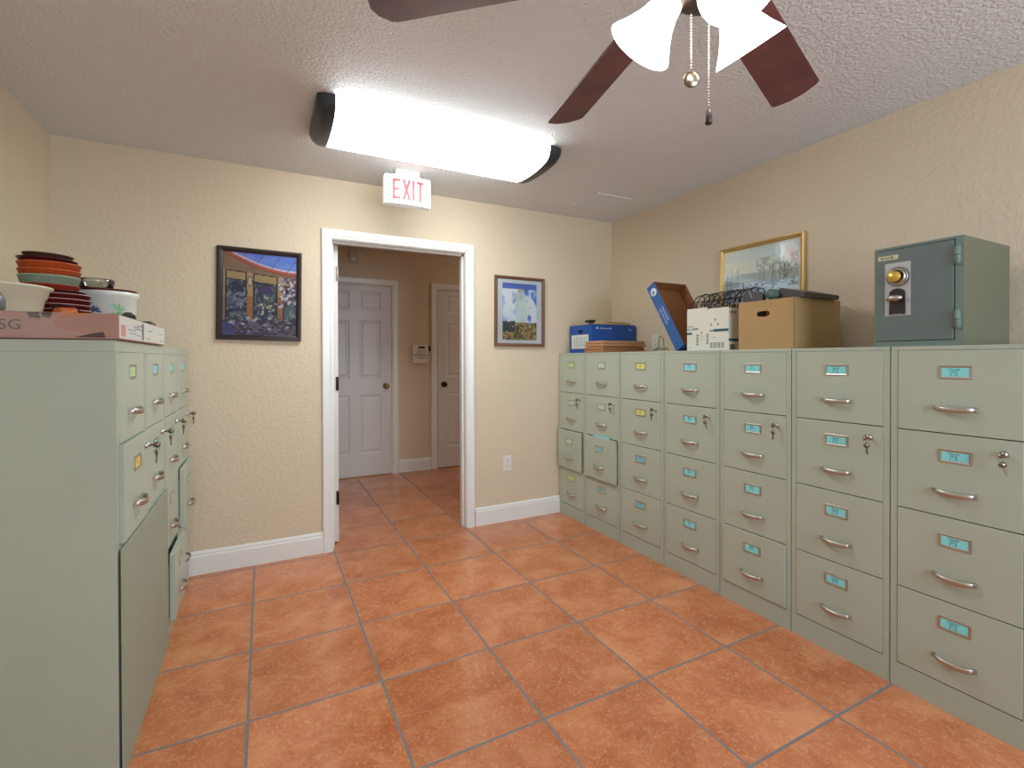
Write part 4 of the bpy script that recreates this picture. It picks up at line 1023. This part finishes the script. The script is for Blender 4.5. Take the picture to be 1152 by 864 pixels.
saucer(z, .082, .025, M_ORA, 'upper of the two orange saucers under the dark maroon one', 24); z += .0255
saucer(z, .078, .014, M_DKB, 'dark maroon saucer near the top of the stack under the brown one', tilt=(0, .03), dx=-.006); z += .0165
saucer(z, .066, .013, M_BRN, 'small brown saucer on the very top of the stack', tilt=(0, .03), dx=-.004)
# painted white pot, its maroon saucer and the glass bowl on it
wp = thing('painted_pot', 'white ceramic pot painted with blue and green leaves behind the saucer stack', 'pot', (-.535, 2.38, ZB))
M_CER = mat('white_ceramic', (226, 230, 222), .25)
R0, R1, HP = .084, .096, .124
MB().lathe([(0, 0), (R0, 0), (R0 + .002, .004), (R1 - .006, HP - .022), (R1, HP - .018), (R1 + .002, HP - .002), (R1 - .002, HP), (R1 - .010, HP - .004), (R1 - .014, HP - .02), (R0 - .008, .008), (0, .008)], M_CER, 56).build('vessel', wp)
def leafpaint(th0, z0_, dirs, mt, ln, wd_, mb):
    for dth, dz, k in dirs:
        pts_l = []; N_ = 7
        L = []; Rr = []
        for i in range(N_+1):
            t_ = i/N_; th_ = th0 + dth*t_*k; zz = z0_ + dz*t_*k; ww = wd_*math.sin(PI*min(1, t_*.9+.1))
            nn = math.hypot(dth*.09, dz) or 1; ox, oz = -dz/nn*ww/.09, dth*.09/nn*ww
            for s_, arr in ((1, L), (-1, Rr)):
                za = zz + oz*s_; rr = R0 + .0035 + (R1 - .006 - R0)*za/(HP-.022); a = th_ + ox*s_
                arr.append((rr*math.cos(a), rr*math.sin(a), za))
        vs = L + Rr; n_ = N_+1
        mb.add(vs, [(i, i+1, n_+i+1, n_+i) for i in range(N_)], mt)
b = MB(); M_LG = mat('leaf_green_glaze', (88, 168, 84), .3); M_LB = mat('leaf_blue_glaze', (84, 104, 140), .3); M_LG2 = mat('leaf_pale_glaze', (128, 184, 140), .3)
tc = math.atan2(-2.35, .52)     # direction from the pot toward the viewer
leafpaint(tc - .42, .046, [(-.28, .012, 1), (-.22, -.006, 1), (.2, .010, 1), (.26, -.004, 1), (-.04, .022, 1), (-.1, .02, 1), (.1, .018, 1)], M_LB, 1, .0035, b)
leafpaint(tc + .12, .014, [(-.5, -.008, 1), (-.35, .014, 1), (.06, .03, 1), (.3, .036, 1), (-.1, .026, 1), (.25, .012, 1)], M_LG, 1, .008, b)
leafpaint(tc + .35, .05, [(-.35, .026, 1), (-.2, .032, 1), (.04, .03, 1), (.2, .02, 1), (.3, .008, 1), (.12, -.02, 1), (.3, -.02, 1), (-.2, .012, 1)], M_LG2, 1, .0035, b)
b.build('painted_leaves', wp, fix=False)
tag(MB().lathe([(0, 0), (.083, 0), (.091, .006), (.093, .008), (.089, .008), (.081, .003), (0, .003)], M_MAR, 48).build('plant_saucer', None, (-.535, 2.38, ZB + HP)), 'thin maroon saucer lying on the painted white pot', 'saucer')
gb = MB(); gb.lathe([(0, .002), (.042, .002), (.052, .012), (.056, .034), (.0575, .044), (.0555, .044), (.054, .034), (.05, .014), (.04, .005), (0, .005)], M_BOWLGL, 40)
tag(gb.build('glass_bowl', None, (-.570, 2.375, ZB + HP + .0035)), 'clear glass bowl on the maroon saucer atop the painted pot', 'bowl')
b = MB(); b.bbox((-.02, -.045, 0), (.02, .045, .024), M_BLACK, .006); b.bbox((-.012, -.05, .016), (.012, .03, .03), mat('dark_green_plastic', (58, 62, 50), .5), .004)
tag(b.build('desk_item', None, (-.425, 2.15, ZB), (0, 0, 0.15)), 'small dark item on the flat carton in front of the painted pot', 'desk item')
b = MB(); b.bbox((-.016, -.065, 0), (.016, .065, .016), mat('dark_olive', (82, 76, 62), .5), .005)
tag(b.build('flat_bar', None, (-.41, 2.40, ZB), (0, 0, .05)), 'thin flat dark bar on the flat carton, beyond the painted pot', 'desk item')
# hall ceiling lamp out of sight to the right, lighting the hall weakly
hl = thing('hall_ceiling_lamp', 'round frosted hall ceiling lamp beyond the doorway', 'light', (3.0, 4.4, ZC))
MB().lathe([(0, 0), (.15, 0), (.15, -.02), (.14, -.03), (0, -.03)], M_FANM, 32).build('base', hl)
MB().lathe([(.135, -.03), (.125, -.06), (.08, -.09), (0, -.1)], mat('hall_lamp_glass', (255, 244, 228), .4, emit=(1, .86, .7), estr=22), 32, cap=False).build('glass_dome', hl)
